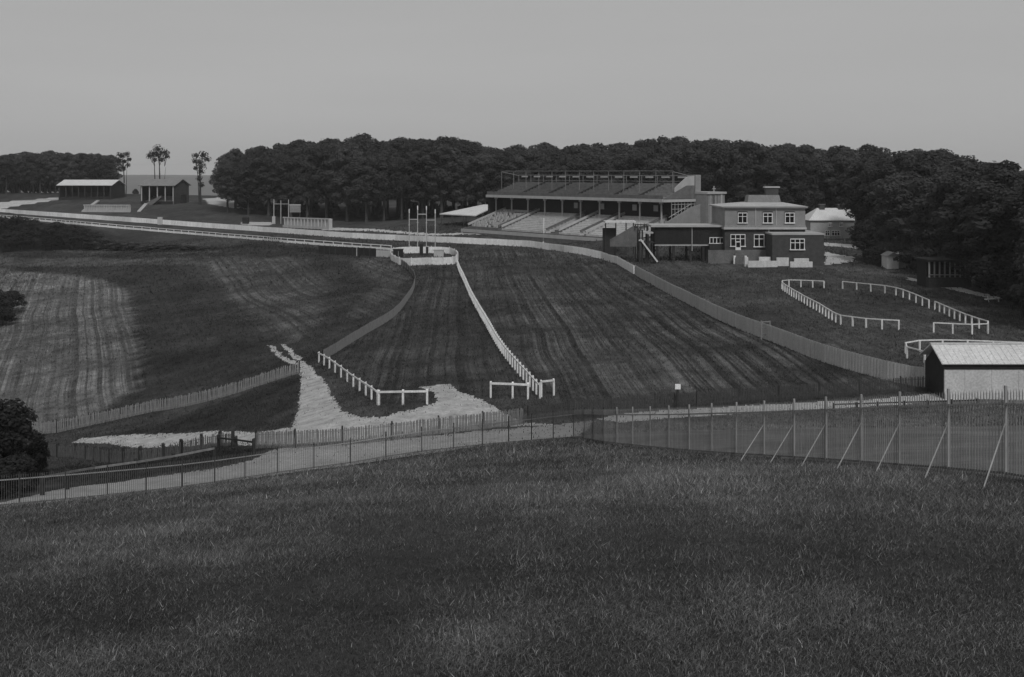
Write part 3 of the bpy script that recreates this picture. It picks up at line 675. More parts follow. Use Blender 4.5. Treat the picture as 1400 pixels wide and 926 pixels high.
# --- pavilion on stilts
Y=196.0; gzv=zt1(32,198)
pv=thing('stilt_pavilion',(32,199,gzv),'dark boarded pavilion raised on stilts with a pale flat roof edge','pavilion')
x0,x1=pxX(895,Y),pxX(991,Y); zf_,zr=pz(334,Y),pz(310.5,Y)
bx('body',x0,x1-.05,Y,Y+5.5,zf_,zr,DARK,pv); bx('roof',x0-.7,x1-.02,Y-.6,Y+6,zr+.002,zr+.35,FASC,pv)
NB=26
for k in range(NB):
    xa=x0+(x1-x0-.05)*k/NB; bx('weatherboard',xa+.02,xa+(x1-x0)/NB-.02,Y-.05,Y-.002,zf_+.02,zr-.03,DARK,pv)
bx('drainpipe',pxX(946,Y)-.06,pxX(946,Y)+.06,Y-.2,Y-.06,zf_-1.2,zr-.05,BOARD,pv)
for px_,dy in ((899,.2),(921.5,.2),(944.5,.2),(962,.2),(967.5,.6),(921.5,5),(944.5,5),(899,5),(967,5)):
    xx=pxX(px_,Y); bx('stilt',xx-.2,xx+.2,Y+dy,Y+dy+.35,zt1(xx,Y+dy)-.4,zf_-.002,TIMBER,pv)
bx('floor_beam',x0,x1-.3,Y+.05,Y+.17,zf_-.3,zf_-.004,FASC,pv)
bx('annexe_wall',pxX(969,Y),pxX(990,Y),Y-.9,Y-.07,pz(341,Y),pz(333.2,Y),TIMBER,pv)
window(pxX(970,Y),pxX(989,Y),pz(332.5,Y),pz(324.5,Y),Y-.1,pv,nv=3,nh=0,fw=.12)
bx('rear_link_wall',pxX(968,Y),pxX(991,Y)-.05,Y+.3,Y+5,gzv-.5,zf_-.003,BRICK,pv)
# outside stair
st=thing('timber_stair',on(pxX(882,Y),Y-1),'dark timber stair tower with one white sloping handrail beside the raised pavilion','stair')
for px_,dy in ((873.5,-1.2),(877,-1.2),(885,-1.2),(873.5,1.6),(885,1.6),(892,1.6)):
    xx=pxX(px_,Y); bx('post',xx-.14,xx+.14,Y+dy-.14,Y+dy+.14,zt1(xx,Y+dy)-.3,pz(314 if px_<880 else 320,Y),TIMBER,st)
bx('landing',pxX(872.5,Y),pxX(893,Y),Y-1.3,Y+1.8,pz(332,Y),pz(330.6,Y),TIMBER,st)
bx('landing_roof',pxX(874,Y),pxX(892,Y),Y-1.3,Y+1.8,pz(319,Y),pz(317,Y),FASC,st)
top=Vector((pxX(878,Y),Y-1.6,pz(332,Y))); bot=Vector((pxX(896.5,Y),Y-2.6,0)); bot.z=zt1(bot.x,bot.y)+.15
for k in range(11):
    q=top.lerp(bot,(k+.5)/11); obox('tread',q+Vector((0,.7,0)),(.34,0,0),(0,1.2,0),(0,0,.06),TIMBER,st)
beam('stringer',top+Vector((0,1.4,0)),bot+Vector((0,1.4,0)),.1,.35,TIMBER,st)
hr=beam('handrail',top+Vector((-.5,0,.75)),bot+Vector((0,0,.25)),.12,.26,WHITE,st); hr['label']='white sloping handrail of the timber stair'
beam('rail',Vector((pxX(872.3,Y),Y-1.3,pz(331,Y)+.4)),Vector((pxX(878.5,Y),Y-1.3,pz(331.5,Y)+.25)),.1,.28,WHITE,st)
# covered stair to the terraces
cs=thing('covered_stair',on(pxX(850,206),206),'pale ramped stair with a small flat white roof in front of the terraces','stair')
Y2=206.0
bx('roof',pxX(826,Y2+8),pxX(868,Y2+8),Y2+6,Y2+9.5,pz(305,Y2+6),pz(302.6,Y2+6),WHITE2,cs)
for px_ in (828,842,856,866): xx=pxX(px_,Y2+8); bx('post',xx-.1,xx+.1,Y2+8,Y2+8.2,zt1(xx,Y2+8)-.2,pz(305.2,Y2+6),TIMBER,cs)
prism('ramp_wall',[(pxX(834,Y2),pz(333,Y2)-.6),(pxX(872,Y2),pz(333,Y2)-.6),(pxX(872,Y2),pz(309,Y2)),(pxX(866,Y2),pz(309,Y2)),(pxX(834,Y2),pz(328,Y2))],lambda a,c,t:Vector((a,t,c)),Y2,Y2+.3,CONCD,cs)
bx('side_wall',pxX(829,Y2),pxX(848,Y2),Y2+8.5,Y2+8.8,zt1(20,Y2+8.5)-.3,pz(312,Y2+8),TIMBER,cs)
bx('landing_rail',pxX(868,Y2),pxX(886,Y2),Y2-.1,Y2,pz(308,Y2),pz(306.8,Y2),TIMBER,cs); bx('landing_rail',pxX(868,Y2),pxX(886,Y2),Y2-.1,Y2,pz(311,Y2),pz(310,Y2),TIMBER,cs)
for px_ in (868,872,876,881,886): xx=pxX(px_,Y2); bx('baluster',xx-.07,xx+.07,Y2-.2,Y2-.1,pz(315,Y2),pz(306,Y2),TIMBER,cs)
for px_ in (869,885): xx=pxX(px_,Y2); bx('post',xx-.12,xx+.12,Y2+.31,Y2+.6,zt1(xx,Y2)-.3,pz(308,Y2),TIMBER,cs)

# --- weighing room building
Y=194.0; YA=189.0
wr=thing('brick_building',on(44,198),'square two-storey building with stuccoed upper floor, dark brick ground floor and low hipped roof','building')
X0,X1=pxX(991,Y),pxX(1101,Y); DEP=12.5
ze,zc,zg=pz(284.5,Y),pz(312.5,Y),pz(352,Y)-1.2
bx('upper_wall',X0,X1,Y,Y+DEP,zc+.55,ze,RENDER,wr)
bx('lower_wall',X0,X1,Y+.05,Y+DEP-.05,zg,zc-.15,BRICK,wr)
bx('cornice',X0-.25,X1+.15,Y-.45,Y+DEP+.2,zc-.15,zc+.2,FASC,wr); bx('cornice_band',X0-.1,X1+.05,Y-.2,Y+DEP+.1,zc+.2,zc+.55,RENDER,wr)
bx('eaves',X0-.45,X1+.35,Y-.5,Y+DEP+.4,ze,ze+.25,FASC,wr)
hiproof('roof',X0-.6,X1+.5,Y-.65,Y+DEP+.55,ze+.25,pxX(1018,200),pxX(1068,200),Y+4.5,Y+8,pz(276.5,200),ROOFL,wr)
lx0,lx1=pxX(1021,199.5),pxX(1066.5,199.5); lz=pz(277,200)
hiproof('lantern',lx0,lx1,Y+4.8,Y+7.8,lz,lx0+.25,lx1-.25,Y+5.1,Y+7.5,lz+1.35,ROOFD,wr)
ch=bx('chimney',pxX(1046,201),pxX(1063,201),Y+6.4,Y+7.4,lz+1.0,pz(257,201),BRICK,wr); bx('chimney_cap',pxX(1044,201),pxX(1065,201),Y+6.2,Y+7.6,pz(257,201)+.003,pz(255,201),FASC,wr)
for a,b_ in ((1009,1021),(1043.5,1055.5),(1073.5,1085.5)):
    window(pxX(a,Y),pxX(b_,Y),pz(304.5,Y),pz(291,Y),Y,wr,nv=1,nh=1,arch=True,fw=.11)
for px_ in (1033,1061): bx('downpipe',pxX(px_,Y)-.06,pxX(px_,Y)+.06,Y-.14,Y-.004,zc+.56,ze-.003,BOARD,wr)
window(pxX(999,Y),pxX(1018.5,Y),pz(336.5,Y),pz(320.5,Y),Y+.05,wr,nv=2,nh=1,fw=.12)
window(pxX(1031,Y),pxX(1044.5,Y),pz(337,Y),pz(320.5,Y),Y+.05,wr,nv=1,nh=1,fw=.12)
dr=bx('door',pxX(1005.2,Y),pxX(1012.5,Y),Y-.22,Y-.14,pz(347,Y),pz(330,Y),WHITE,wr); 
bx('door_pane',pxX(1006.3,Y),pxX(1011.4,Y),Y-.25,Y-.223,pz(338,Y),pz(331.5,Y),GLASS,wr)
bx('plinth',X0-3.0,pxX(1056,Y),Y-.35,Y+.04,zg,pz(342,Y),CONCD,wr)
bx('white_downpipe',pxX(1051,Y)-.06,pxX(1051,Y)+.06,Y-.2,Y-.06,pz(342,Y),zc-.16,FASC,wr)
XA0,XA1=pxX(1056,YA),pxX(1126.5,YA); za=pz(321.5,YA)
bx('annexe_wall',XA0,XA1,YA,Y+6,zt1(50,YA)-.8,za,BRICK,wr); bx('annexe_coping',XA0-.12,XA1+.12,YA-.12,Y+6.1,za,za+.28,FASC,wr)
window(pxX(1080.5,YA),pxX(1099.5,YA),pz(341,YA),pz(326.5,YA),YA,wr,nv=2,nh=1,fw=.12)
for k,(ya,za_) in enumerate(((352,347.2),(356.5,351.5))):
    bx('step',pxX(1003,Y),pxX(1015,Y),Y-1.2-k*.8,Y-.36-k*.8,zg-.5,pz(347.2+k*3.2,Y),CONCD,wr)
for a in (1002,1017): bx('step_pier',pxX(a,Y)-.18,pxX(a,Y)+.18,Y-1.6,Y-1.2,zg-.5,pz(349,Y),WHITE,wr)
def lowwall(label,parts):
    o=None
    for nm,xa,xb,ya,yb,Yw,th in parts:
        xm=pxX((xa+xb)/2,Yw)
        if o is None: o=thing('garden_wall',on(xm,Yw),label,'wall','low white walls before the brick building')
        bx(nm,pxX(xa,Yw),pxX(xb,Yw),Yw,Yw+th,min(pz(yb,Yw),zt1(xm,Yw)-.1),pz(ya,Yw),WHITE2,o)
lowwall('longest low white wall beside the door steps',[('wall',1023,1063,357,364,187.2,.4),('end_pier',1018.5,1023,352,361,188.2,.9),('rear_wall',1038,1054,351.5,357,189.8,.35)])
lowwall('small low white wall between two longer ones',[('wall',1061.8,1078.5,352.5,359,188.3,.4)])
lowwall('low white wall in front of the annexe window',[('wall',1080.5,1111,358,365.5,186.6,.4),('rear_wall',1086,1106,353.5,358.5,188.2,.4)])

# --- house among the trees
Yh=248.0; hs=thing('house',on(pxX(1138,Yh),Yh+4),'two-storey stone house with pale hipped roof and two chimneys under the trees','house')
hx0,hx1=pxX(1108,Yh),pxX(1168,Yh); hz=pz(301.5,Yh)
bx('wall',hx0,hx1,Yh,Yh+8,pz(327,Yh)-1,hz,STONE,hs); hiproof('roof',hx0-.5,hx1+.5,Yh-.5,Yh+8.5,hz+.003,pxX(1117,252),pxX(1161,252),Yh+3.8,Yh+4.2,pz(284.5,252),TIN,hs)
for a in (1121,1146.5):
    bx('chimney',pxX(a,251),pxX(a+7,251),Yh+3.2,Yh+4.6,pz(291,251)-.3,pz(280.5,251),BRICK,hs); bx('chimney_cap',pxX(a-.7,251),pxX(a+7.7,251),Yh+3.1,Yh+4.7,pz(280.5,251)+.003,pz(279.3,251),CONCD,hs)
for a in (1133,1148): window(pxX(a,Yh),pxX(a+4,Yh),pz(309.5,Yh),pz(304,Yh),Yh,hs,nv=1,nh=1,fw=.12)
window(pxX(1128,Yh),pxX(1134,Yh),pz(322,Yh),pz(315,Yh),Yh,hs,nv=1,nh=1,fw=.12); window(pxX(1137,Yh),pxX(1148,Yh),pz(322,Yh),pz(315,Yh),Yh,hs,nv=2,nh=1,fw=.12)
bx('front_wall',pxX(1106,Yh-6),pxX(1158,Yh-6),Yh-7,Yh-6.7,zt1(70,Yh-7)-.3,pz(325.5,Yh-7),FASC,hs)
hd=bx('boundary_wall',pxX(1127,232),pxX(1160,232),232,232.4,zt1(68,232)-.3,pz(326,232),TIMBER,None); tag(hd,'low dark boundary wall in front of the stone house','wall')

# --- white shed by the road
YS=85.5; sx0=pxX(1291.5,YS); sx1=sx0+13; sg=zt1(sx0+5,YS+2)-.4; sh=thing('white_shed',(sx0+4,YS+2,sg+.4),'long whitewashed shed with pale roof and a black strip under the eaves','shed')
zev=pz(505,YS); zri=pz(471.5,YS+2.1)
bx('wall',sx0,sx1,YS,YS+.15,sg,zev,LIME,sh); bx('rear_wall',sx0,sx1,YS+4.05,YS+4.2,sg,zev,LIME,sh)
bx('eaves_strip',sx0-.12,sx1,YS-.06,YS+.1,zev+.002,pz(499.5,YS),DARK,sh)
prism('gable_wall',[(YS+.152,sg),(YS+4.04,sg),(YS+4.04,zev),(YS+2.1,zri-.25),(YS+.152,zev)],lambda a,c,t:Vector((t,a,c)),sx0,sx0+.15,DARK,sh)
for nm,ya,yb,zz in (('roof_slope',YS-.25,YS+2.1,0),('roof_slope',YS+4.45,YS+2.1,0)):
    zlow=pz(499,YS-.25); n=Vector((0,0,1)); a0=Vector((sx0-.3,ya,zlow)); a1=Vector((sx0-.3,yb,zri)); 
    d=a1-a0; u=Vector((1,0,0)).cross(d).normalized(); u=u if u.z>0 else -u
    obox(nm,(a0+a1)/2+Vector(((sx1-sx0+.3)/2,0,0))+u*.05,(sx1-sx0+.3,0,0),d,u*.08,TIN,sh)
    ns=27
    for k in range(ns):     # standing seams
        xx=sx0-.25+(sx1-sx0)*k/ns; beam('roof_seam',a0+Vector((xx-a0.x,0,0))+u*.1,a1+Vector((xx-a1.x,0,0))+u*.1,.04,.035,TIN,sh)
beam('ridge_cap',(sx0-.32,YS+2.1,zri+.12),(sx1,YS+2.1,zri+.12),.3,.06,TIN,sh)
for k in range(6): xx=sx0+2.1*k+1.6; bx('cover_strip',xx-.025,xx+.025,YS-.03,YS-.001,sg+.3,zev-.01,LIME,sh)

# --- huts by the wood
def hut(label,xa,xb,ya,yb,Yq,dep,wm,sm,rm):
    o=thing('wooden_hut',on(pxX((xa+xb)/2,Yq),Yq+dep/2),label,'hut'); a,b_=pxX(xa,Yq),pxX(xb,Yq); z0=zt1((a+b_)/2,Yq)-.3; z1=pz(ya,Yq)
    bx('wall',a,b_,Yq,Yq+dep,z0,z1,wm,o); return o,a,b_,z0,z1
o,a,b_,z0,z1=hut('small white hut with one dark window at the edge of the wood',1213.5,1229,350.5,368,184,3,WHITE2,None,None)
prism('roof',[(a-.2,z1+.003),(b_+.2,z1+.003),((a+b_)/2,z1+.7)],lambda p,c,t:Vector((p,t,c)),183.7,187.2,ROOFD,o)
bx('window',pxX(1221,184),pxX(1225,184),183.95,183.999,pz(356.5,184),pz(352.5,184),GLASS,o); bx('side_shed',b_,b_+1.4,184.6,186.8,z0,z1-.2,BOARD,o)
o,a,b_,z0,z1=hut('dark long hut with pale posts along its open veranda',1266,1324,357,391,156,3.5,DARK,None,None)
bx('roof',a-.3,b_+.3,154.6,160,z1+.003,z1+.28,TIMBER,o); bx('floor',a,b_,154.9,155.98,z0,pz(379,155.5),TIMBER,o)
for k in range(9):
    xx=a+.1+(b_-a-.2)*k/8; bx('veranda_post',xx-.09,xx+.09,154.95,155.12,pz(379,155.5)+.002,z1,AWN if 0<k<8 else FASC,o)
bx('veranda_rail',a,b_,154.85,154.94,pz(376,155.5),pz(374.8,155.5),AWN,o)
Yw=140.0; wb=thing('white_trestle',on(pxX(1360,Yw),Yw),'small white trestle lying beside the path under the trees','trestle')
g=on(pxX(1360,Yw),Yw); beam('board',g+Vector((-1.2,0,.35)),g+Vector((1,.3,.5)),.5,.12,WHITE,wb); beam('leg',g+Vector((-.7,0,-.1)),g+Vector((-.9,.1,.75)),.12,.12,WHITE,wb); beam('leg',g+Vector((.6,.2,-.1)),g+Vector((.55,.2,.6)),.12,.12,WHITE,wb)

# --- two far stands on the left
def gablestand(label,Ye,xl,xr,ye,yrl,xrl,xrr,ybase,dep,roofm,gabm,wallfront,cols,name='covered_stand'):
    """front eave from xl to xr at row ye; ridge from xrl to xrr at row yrl; runs away to the right"""
    a=P(xl,ye,Ye); b=P(xr,ye+1.2,Ye-2); zr=pz(yrl,Ye+dep/2)
    e=(b-a); e.z=0; ln=e.length; e.normalize(); n=Vector((-e.y,e.x,0)); zE=a.z; zb=min(zt1(a.x,a.y),zt1(b.x,b.y))-.6
    o=thing(name,Vector(((a.x+b.x)/2,(a.y+b.y)/2,zb+.6)),label,'stand')
    Q=lambda s,t,z: Vector((a.x,a.y,0))+e*s+n*t+Vector((0,0,z))
    def qb(nm,s0,s1,t0,t1,z0,z1,m): return obox(nm,Q((s0+s1)/2,(t0+t1)/2,(z0+z1)/2),e*(s1-s0),n*(t1-t0),UZ*(z1-z0),m,o)
    mid=dep/2
    for t0,t1 in ((-.6,mid),(dep+.6,mid)):
        p0=Q(-.6,t0,zE); p1=Q(-.6,t1,zr); d=p1-p0; u=e.cross(d).normalized(); u=u if u.z>0 else -u
        obox('roof_slope',(p0+p1)/2+e*((ln+1.2)/2)+u*.1,e*(ln+1.2),d,u*.18,roofm,o)
    for s in (0,ln-.25): prism('gable',[(0,zE-.1),(dep,zE-.1),(mid,zr-.2)],lambda p,c,t:Q(t,p,c),s,s+.25,gabm,o)
    qb('rear_wall',0,ln,dep-.3,dep,zb,zE-.02,wallfront)
    qb('end_wall',ln-.24,ln-.01,0.05,dep-.31,zb,zE-.12,gabm if gabm is BRICK else DARK); qb('end_wall',.01,.24,0.05,dep-.31,zb,zE-.12,DARK)
    for k in range(cols): s=.4+(ln-.8)*k/(cols-1); qb('column',s-.16,s+.16,-.02,.3,zb,zE-.02,FASC if gabm is BRICK else TIMBER)
    bq=MB()
    for i in range(7):
        bq.box(Q(ln/2,dep*.1+i*dep*.12,(zb+zb+1+i*.4)/2),e*(ln-.6),n*dep*.12,UZ*(1+i*.4))
    bq.build('bench_tier',TIMBER if gabm is not BRICK else CONCD,o); qb('front_wall',.3,ln-.3,-.1,.1,zb,zb+1.7,DARK)
    return o,Q,ln,zb,zE,qb
o,Q,ln,zb,zE,qb=gablestand('open timber stand with broad pale roof at the edge of the left wood',418,80,152,254,246.5,87,164,271,11,TIN,DARK,DARK,9)
o,Q,ln,zb,zE,qb=gablestand('brick-ended stand with grey roof and slim front columns left of the lone trees',398,192,238,254.5,245.5,207,254,278,12,ROOFD,BRICK,DARK,5)
obox('porch',Q(ln+.6,6.5,zb+2.0),Vector((1.2,0,0)),Vector((0,3,0)),UZ*4,DARK,o)
prism('stair_flight',[(0,zb+.3),(4,zb+.3),(7.5,zb+3.0),(7.5,zb+3.8)],lambda p,c,t:Q(1.5+p,t,c),-2.2,-1.2,CONCD,o)
# white slatted terrace walls
def slatwall(label,pa,pb,h,n,lab2=None):
    A_,B2=G(*pa),G(*pb); o=thing('slatted_wall',A_,label,'wall','slatted white terrace walls')
    d=B2-A_; 
    beam('top_board',A_+UZ*h,B2+UZ*h,.25,.35,FASC,o); beam('base_board',A_+UZ*.35,B2+UZ*.35,.3,.7,FASC,o)
    bk=A_.lerp(B2,.5)+UZ*(h*.5); sd=Vector((-d.y,d.x,0)).normalized(); sd=sd if sd.y>0 else -sd
    beam('backing_board',A_+UZ*h*.5+sd*.35,B2+UZ*h*.5+sd*.35,.08,h*.85,BOARD,o)
    for k in range(n):
        q=A_.lerp(B2,(k+.5)/n); beam('slat',q+UZ*(-.1),q+UZ*(h-.18),.35,.2,FASC,o)
    return o,A_,B2,sd
o,A_,B2,sd=slatwall('slatted white terrace wall below the far covered stands',(114,290),(178,290.5),2.4,19)
for q,e_ in ((A_,G(134,276)),(B2+Vector((3,0,0)),G(200,280))): beam('ramp_kerb',q+UZ*.2,e_+UZ*.3,1.2,.5,FASC,o)
o,A_,B2,sd=slatwall('slatted white terrace wall beside the frame of three poles',(387,311),(452,314),2.9,14)
beam('end_pier',B2+UZ*-.2,B2+UZ*3,.9,.9,FASC,o)
# number frame: three poles with a dark board
g0=G(375,305.5); nf=thing('number_frame',g0,'frame of three tall poles carrying a small dark board by the far lawn','frame')
pos=[]
for px_,yt in ((374.5,272.5),(384,274),(394.5,273)):
    q=G(px_,306); pos.append(q); beam('pole',q-UZ*.3,Vector((q.x,q.y,pz(yt,q.y))),.2,.2,FASC,nf)
beam('crossbar',pos[0]+UZ*6,pos[2]+UZ*6,.12,.15,FASC,nf); beam('pole_foot',pos[0]-UZ*.2,pos[0]+UZ*2.2,.9,.9,BOARD,nf)
q=pos[2]; bb=bx('board',pxX(396,q.y),pxX(411,q.y),q.y-.1,q.y+.1,pz(290.5,q.y),pz(280,q.y),AWN,nf)
bx('board_frame',pxX(395.5,q.y),pxX(411.5,q.y),q.y-.16,q.y-.102,pz(281,q.y),pz(279.5,q.y),FASC,nf); bx('board_leg',pxX(410,q.y)-.12,pxX(410,q.y)+.12,q.y-.1,q.y+.1,zt1(q.x,q.y)-.3,pz(290.4,q.y),TIMBER,nf)
# small black box on the far rail and a post
q=G(336,306); tag(bx('ticket_box',q.x-.9,q.x+.9,q.y-.7,q.y+.7,q.z-.1,q.z+1.9,DARK,None),'small black box by the far white fence','box')
q=G(219,307); tag(bx('gate_pier',q.x-.7,q.x+.7,q.y-.4,q.y+.4,q.z-.1,q.z+2.2,BOARD,None),'stout grey gate pier standing in the white boarded fence','pier')
# --- white enclosure with signal poles
en=thing('white_enclosure',G(585,356),'white boarded enclosure with curved corner at the head of the middle strip','enclosure')
pe=resample(spline(gp([(534,351),(536,357),(550,363),(575,362.5),(605,362.5),(620,361.5),(626,357),(624,352),(616,348),(600,346.5),(575,346.5),(550,346.5),(537,348),(534,351)]),6),2.3)
Be=[base(*p) for p in pe]; em=[panelmesh(WHITE,9) for _ in range(2)]
for i in range(len(pe)-1):
    d=Be[i+1]-Be[i]; e1=d.normalized(); s=Vector((-e1.y,e1.x,0)).normalized(); u=e1.cross(s)
    o=bpy.data.objects.new('fence_panel',random.choice(em)); _link(o,(Be[i]+Be[i+1])/2-UZ*.06,en); o.rotation_euler=Matrix((e1,s,u)).transposed().to_euler(); o.scale=(d.length*.995,.06,1.45)
    if i%2==0: inst('post',postmesh(WHITE),Be[i]-UZ*.2,en,(0,0,0),(.14,.14,1.75))
def boxon(name,px_,py_,w,d,h,m,label,cat):
    q=G(px_,py_); o=thing(name,q,label,cat); bx('body',q.x-w/2,q.x+w/2,q.y-d/2,q.y+d/2,q.z-.15,q.z+h,m,o); bx('lid',q.x-w/2-.1,q.x+w/2+.1,q.y-d/2-.1,q.y+d/2+.1,q.z+h+.002,q.z+h+.12,TIMBER if m is DARK else FASC,o); return o
boxon('equipment_box',600,351,2.0,1.4,1.3,BOARD,'grey lidded box inside the white enclosure','box')
boxon('equipment_box',544.5,352,1.9,1.6,1.6,DARK,'black squat box in the left corner of the white enclosure','box')
boxon('equipment_box',576,349,0.7,0.7,2.2,DARK,'tall narrow black box inside the white enclosure','box')
boxon('equipment_box',584,350,0.5,0.6,1.9,TIMBER,'slim dark box next to the tall black one','box')
sp_=thing('signal_frame',G(577,345),'four tall white signal poles with crossbars rising from the enclosure','signal')
pq=[]
for px_,yt in ((559.5,291.5),(571,287),(583,287.5),(595,292)):
    q=G(px_,345.5); pq.append(q); z=pz(yt,q.y); beam('pole',q-UZ*.3,Vector((q.x,q.y,z)),.17,.17,FASC,sp_); inst('pole_tip',postmesh(WHITE,'pointed'),Vector((q.x,q.y,z)),sp_,None,(.2,.2,.9))
    for zz in (.45,.7): obox('band',Vector((q.x,q.y,q.z+(z-q.z)*zz)),(.34,0,0),(0,.26,0),(0,0,.15),FASC,sp_)
Z=lambda q,y: Vector((q.x,q.y,pz(y,q.y)))
beam('crossbar',Z(pq[1],293),Z(pq[2],293),.12,.2,FASC,sp_); beam('crossbar',Z(pq[0],300),Z(pq[1],300),.1,.14,FASC,sp_); beam('crossbar',Z(pq[2],301),Z(pq[3],301),.1,.14,FASC,sp_)
# flagpole on the lawn
q=G(743.5,333,180); fp=thing('flagpole',q,'slim white flagpole standing on the lawn below the terraces','pole')
beam('pole',q-UZ*.3,Z(q,300.5),.22,.22,WHITE,fp); inst('pole_foot',postmesh(WHITE),q-UZ*.1,fp,None,(.5,.5,.5)); inst('pole_tip',postmesh(WHITE,'pointed'),Z(q,300.5),fp,None,(.16,.16,.4))
# dark retaining wall below the running rail
A_,B2=G(436,347),G(514,351); dw=thing('retaining_wall',A_,'dark boarded retaining wall under the white running rail','wall')
for k in range(10):
    a,b_=A_.lerp(B2,k/10),A_.lerp(B2,(k+1)/10-.004); beam('board_panel',a+UZ*.75,b_+UZ*.75,.15,1.9,DARK,dw)
    beam('post',a-UZ*.3,a+UZ*1.8,.2,.2,TIMBER,dw)
A3=G(545,352.5); beam('end_panel',B2.lerp(A3,.02)+UZ*.6,A3+UZ*.6,.15,1.5,BOARD,dw)
q=G(488,350); beam('marker_post',q-UZ*.1+Vector((0,-.3,0)),q+UZ*1.7+Vector((0,-.3,0)),.16,.16,FASC,dw)
# small notice on a post
q=G(926.5,561); sg_=thing('notice_board',q,'small blank white notice on a dark post by the dark paling fence','sign')
beam('post',q-UZ*.3,Vector((q.x,q.y,pz(532,q.y))),.16,.16,TIMBER,sg_); obox('board',Vector((q.x,q.y-.1,pz(528.5,q.y))),(.42,0,0),(0,.04,0),(0,0,.4),WHITE,sg_)
# stile gate in the grey boarded fence
q=G(1046,464); gt=thing('fence_gate',q,'narrow framed gate in the grey boarded fence','gate')
for dx in (-.45,.45): beam('post',q+Vector((dx,-.25,-.3)),q+Vector((dx,-.25,1.95)),.13,.13,AWN,gt)
for zz in (.5,1.2,1.85): beam('bar',q+Vector((-.4,-.33,zz)),q+Vector((.4,-.33,zz)),.06,.1,AWN,gt)
# ------------------------------------------------------------------ trees and shrubs
def leafquads(rng,cent,nrm,size):
    n=len(cent); r=rng.normal(size=(n,3)); u=np.cross(nrm,r); u/=np.linalg.norm(u,axis=1)[:,None]+1e-9; v=np.cross(nrm,u)
    s=size[:,None]; a=rng.uniform(.55,1,(n,1))
    V=np.stack([cent-u*s-v*s*a*.35,cent+u*s*.15-v*s*a,cent+u*s+v*s*a*.3,cent-u*s*.1+v*s*a],1).reshape(-1,3)
    return V,np.arange(4*n).reshape(n,4)
def crownmesh(name,seed,H,R,zb,nl,nleaf,lsize,m,top=1.0,flat=0.85,lr=(.26,.42)):
    rng=np.random.default_rng(seed); C=[];Nn=[];S=[]
    zc=(zb+H)/2; hz=(H-zb)/2
    lob=[]
    for i in range(nl):
        f=(i+.5)/nl; th=i*2.399+rng.uniform(-.4,.4); zz=zb+(H-zb)*(0.12+.86*f)
        env=math.sin(math.pi*min(1,(0.18+.74*f)))**.6; rr=R*env*rng.uniform(.35,.78)
        if i>=nl-2: rr*=.3
        lob.append((rr*math.cos(th),rr*math.sin(th),zz-R*.25*(f>.8),R*rng.uniform(*lr)))
    lob.append((0,0,zc,R*.6))
    w=np.array([l[3]**2 for l in lob]); w/=w.sum(); cnt=rng.multinomial(nleaf,w)
    for (x,y,z,r),k in zip(lob,cnt):
        d=rng.normal(size=(k,3)); d/=np.linalg.norm(d,axis=1)[:,None]
        rad=r*(rng.uniform(.55,1.08,k)**.6); p=np.c_[x+d[:,0]*rad,y+d[:,1]*rad,z+d[:,2]*rad*flat]
        keep=rng.uniform(size=k)<np.where(d[:,2]<-.35,.45,1); p=p[keep];d=d[keep]
        nn=d+rng.normal(scale=.4,size=d.shape); nn[:,2]+=.25; nn/=np.linalg.norm(nn,axis=1)[:,None]
        p=p+d*(rng.uniform(size=(len(p),1))<.1)*r*rng.uniform(.05,.3,(len(p),1)); C.append(p);Nn.append(nn);S.append(rng.uniform(.55,1.25,len(p))*lsize)
    V,Fq=leafquads(rng,np.concatenate(C),np.concatenate(Nn),np.concatenate(S))
    return npmesh(name,V,[Fq],m),lob
def tubes(segs,m,name,k=6):
    """segs: list of polylines [(x,y,z,r),...]"""
    b=MB()
    for pl in segs:
        rings=[]
        for i,(x,y,z,r) in enumerate(pl):
            o=len(b.v)
            for j in range(k): a=2*math.pi*j/k; b.v.append((x+r*math.cos(a),y+r*math.sin(a),z))
            rings.append(o)
        for a,c in zip(rings,rings[1:]):
            for j in range(k): b.f.append((a+j,a+(j+1)%k,c+(j+1)%k,c+j))
    me=b.mesh(name,m)
    for p in me.polygons: p.use_smooth=True
    return me
def trunkmesh(name,seed,H,zb,lob,m,r0=.38,nlimb=7):
    rng=random.Random(seed); lean=(rng.uniform(-.5,.5),rng.uniform(-.5,.5)); top=H*.82
    main=[(lean[0]*(f**2),lean[1]*(f**2),-0.4+(top+.4)*f,r0*(1.25 if f==0 else 1-.8*f)) for f in (0,.06,.2,.4,.6,.8,1)]
    segs=[main]
    for x,y,z,r in rng.sample(lob,min(nlimb,len(lob))):
        z0=max(zb*.75,min(z-r*.8,top*.8)); f=(z0+.4)/(top+.4); ra=r0*(1-.8*f)*.6
        segs.append([(lean[0]*f*f,lean[1]*f*f,z0,ra),(x*.45,y*.45,(z0*.5+z*.5),ra*.7),(x*.9,y*.9,z,ra*.3)])
    return tubes(segs,m,name)
KIND={}
def kind(key,seed,H,R,zb,nl,nleaf,ls,leaf,bark,r0,**k):
    cm,lob=crownmesh('crown_'+key,seed,H,R,zb,nl,nleaf,ls,leaf,**k); tm=trunkmesh('trunk_'+key,seed,H,zb,lob,bark,r0); KIND[key]=(cm,tm,H)
for i in range(6): kind('beech%d'%i,20+i,22,5.2+.35*(i%3),3.0+(i%3),34,11500,.26,LEAF,BARK,.4,lr=(.17,.33))
for i in range(2): kind('edge%d'%i,40+i,20,5.6,1.2,36,12500,.25,LEAFE,BARK,.4,lr=(.17,.33))
kind('round',50,9,3.6,1.9,11,4200,.2,LEAFD,BARK,.22)
kind('wild',61,9,3.7,.5,26,9000,.17,LEAFD,BARK,.2,lr=(.15,.32))
kind('low',57,7,3.2,.1,12,3200,.22,LEAFP,BARK,.1)
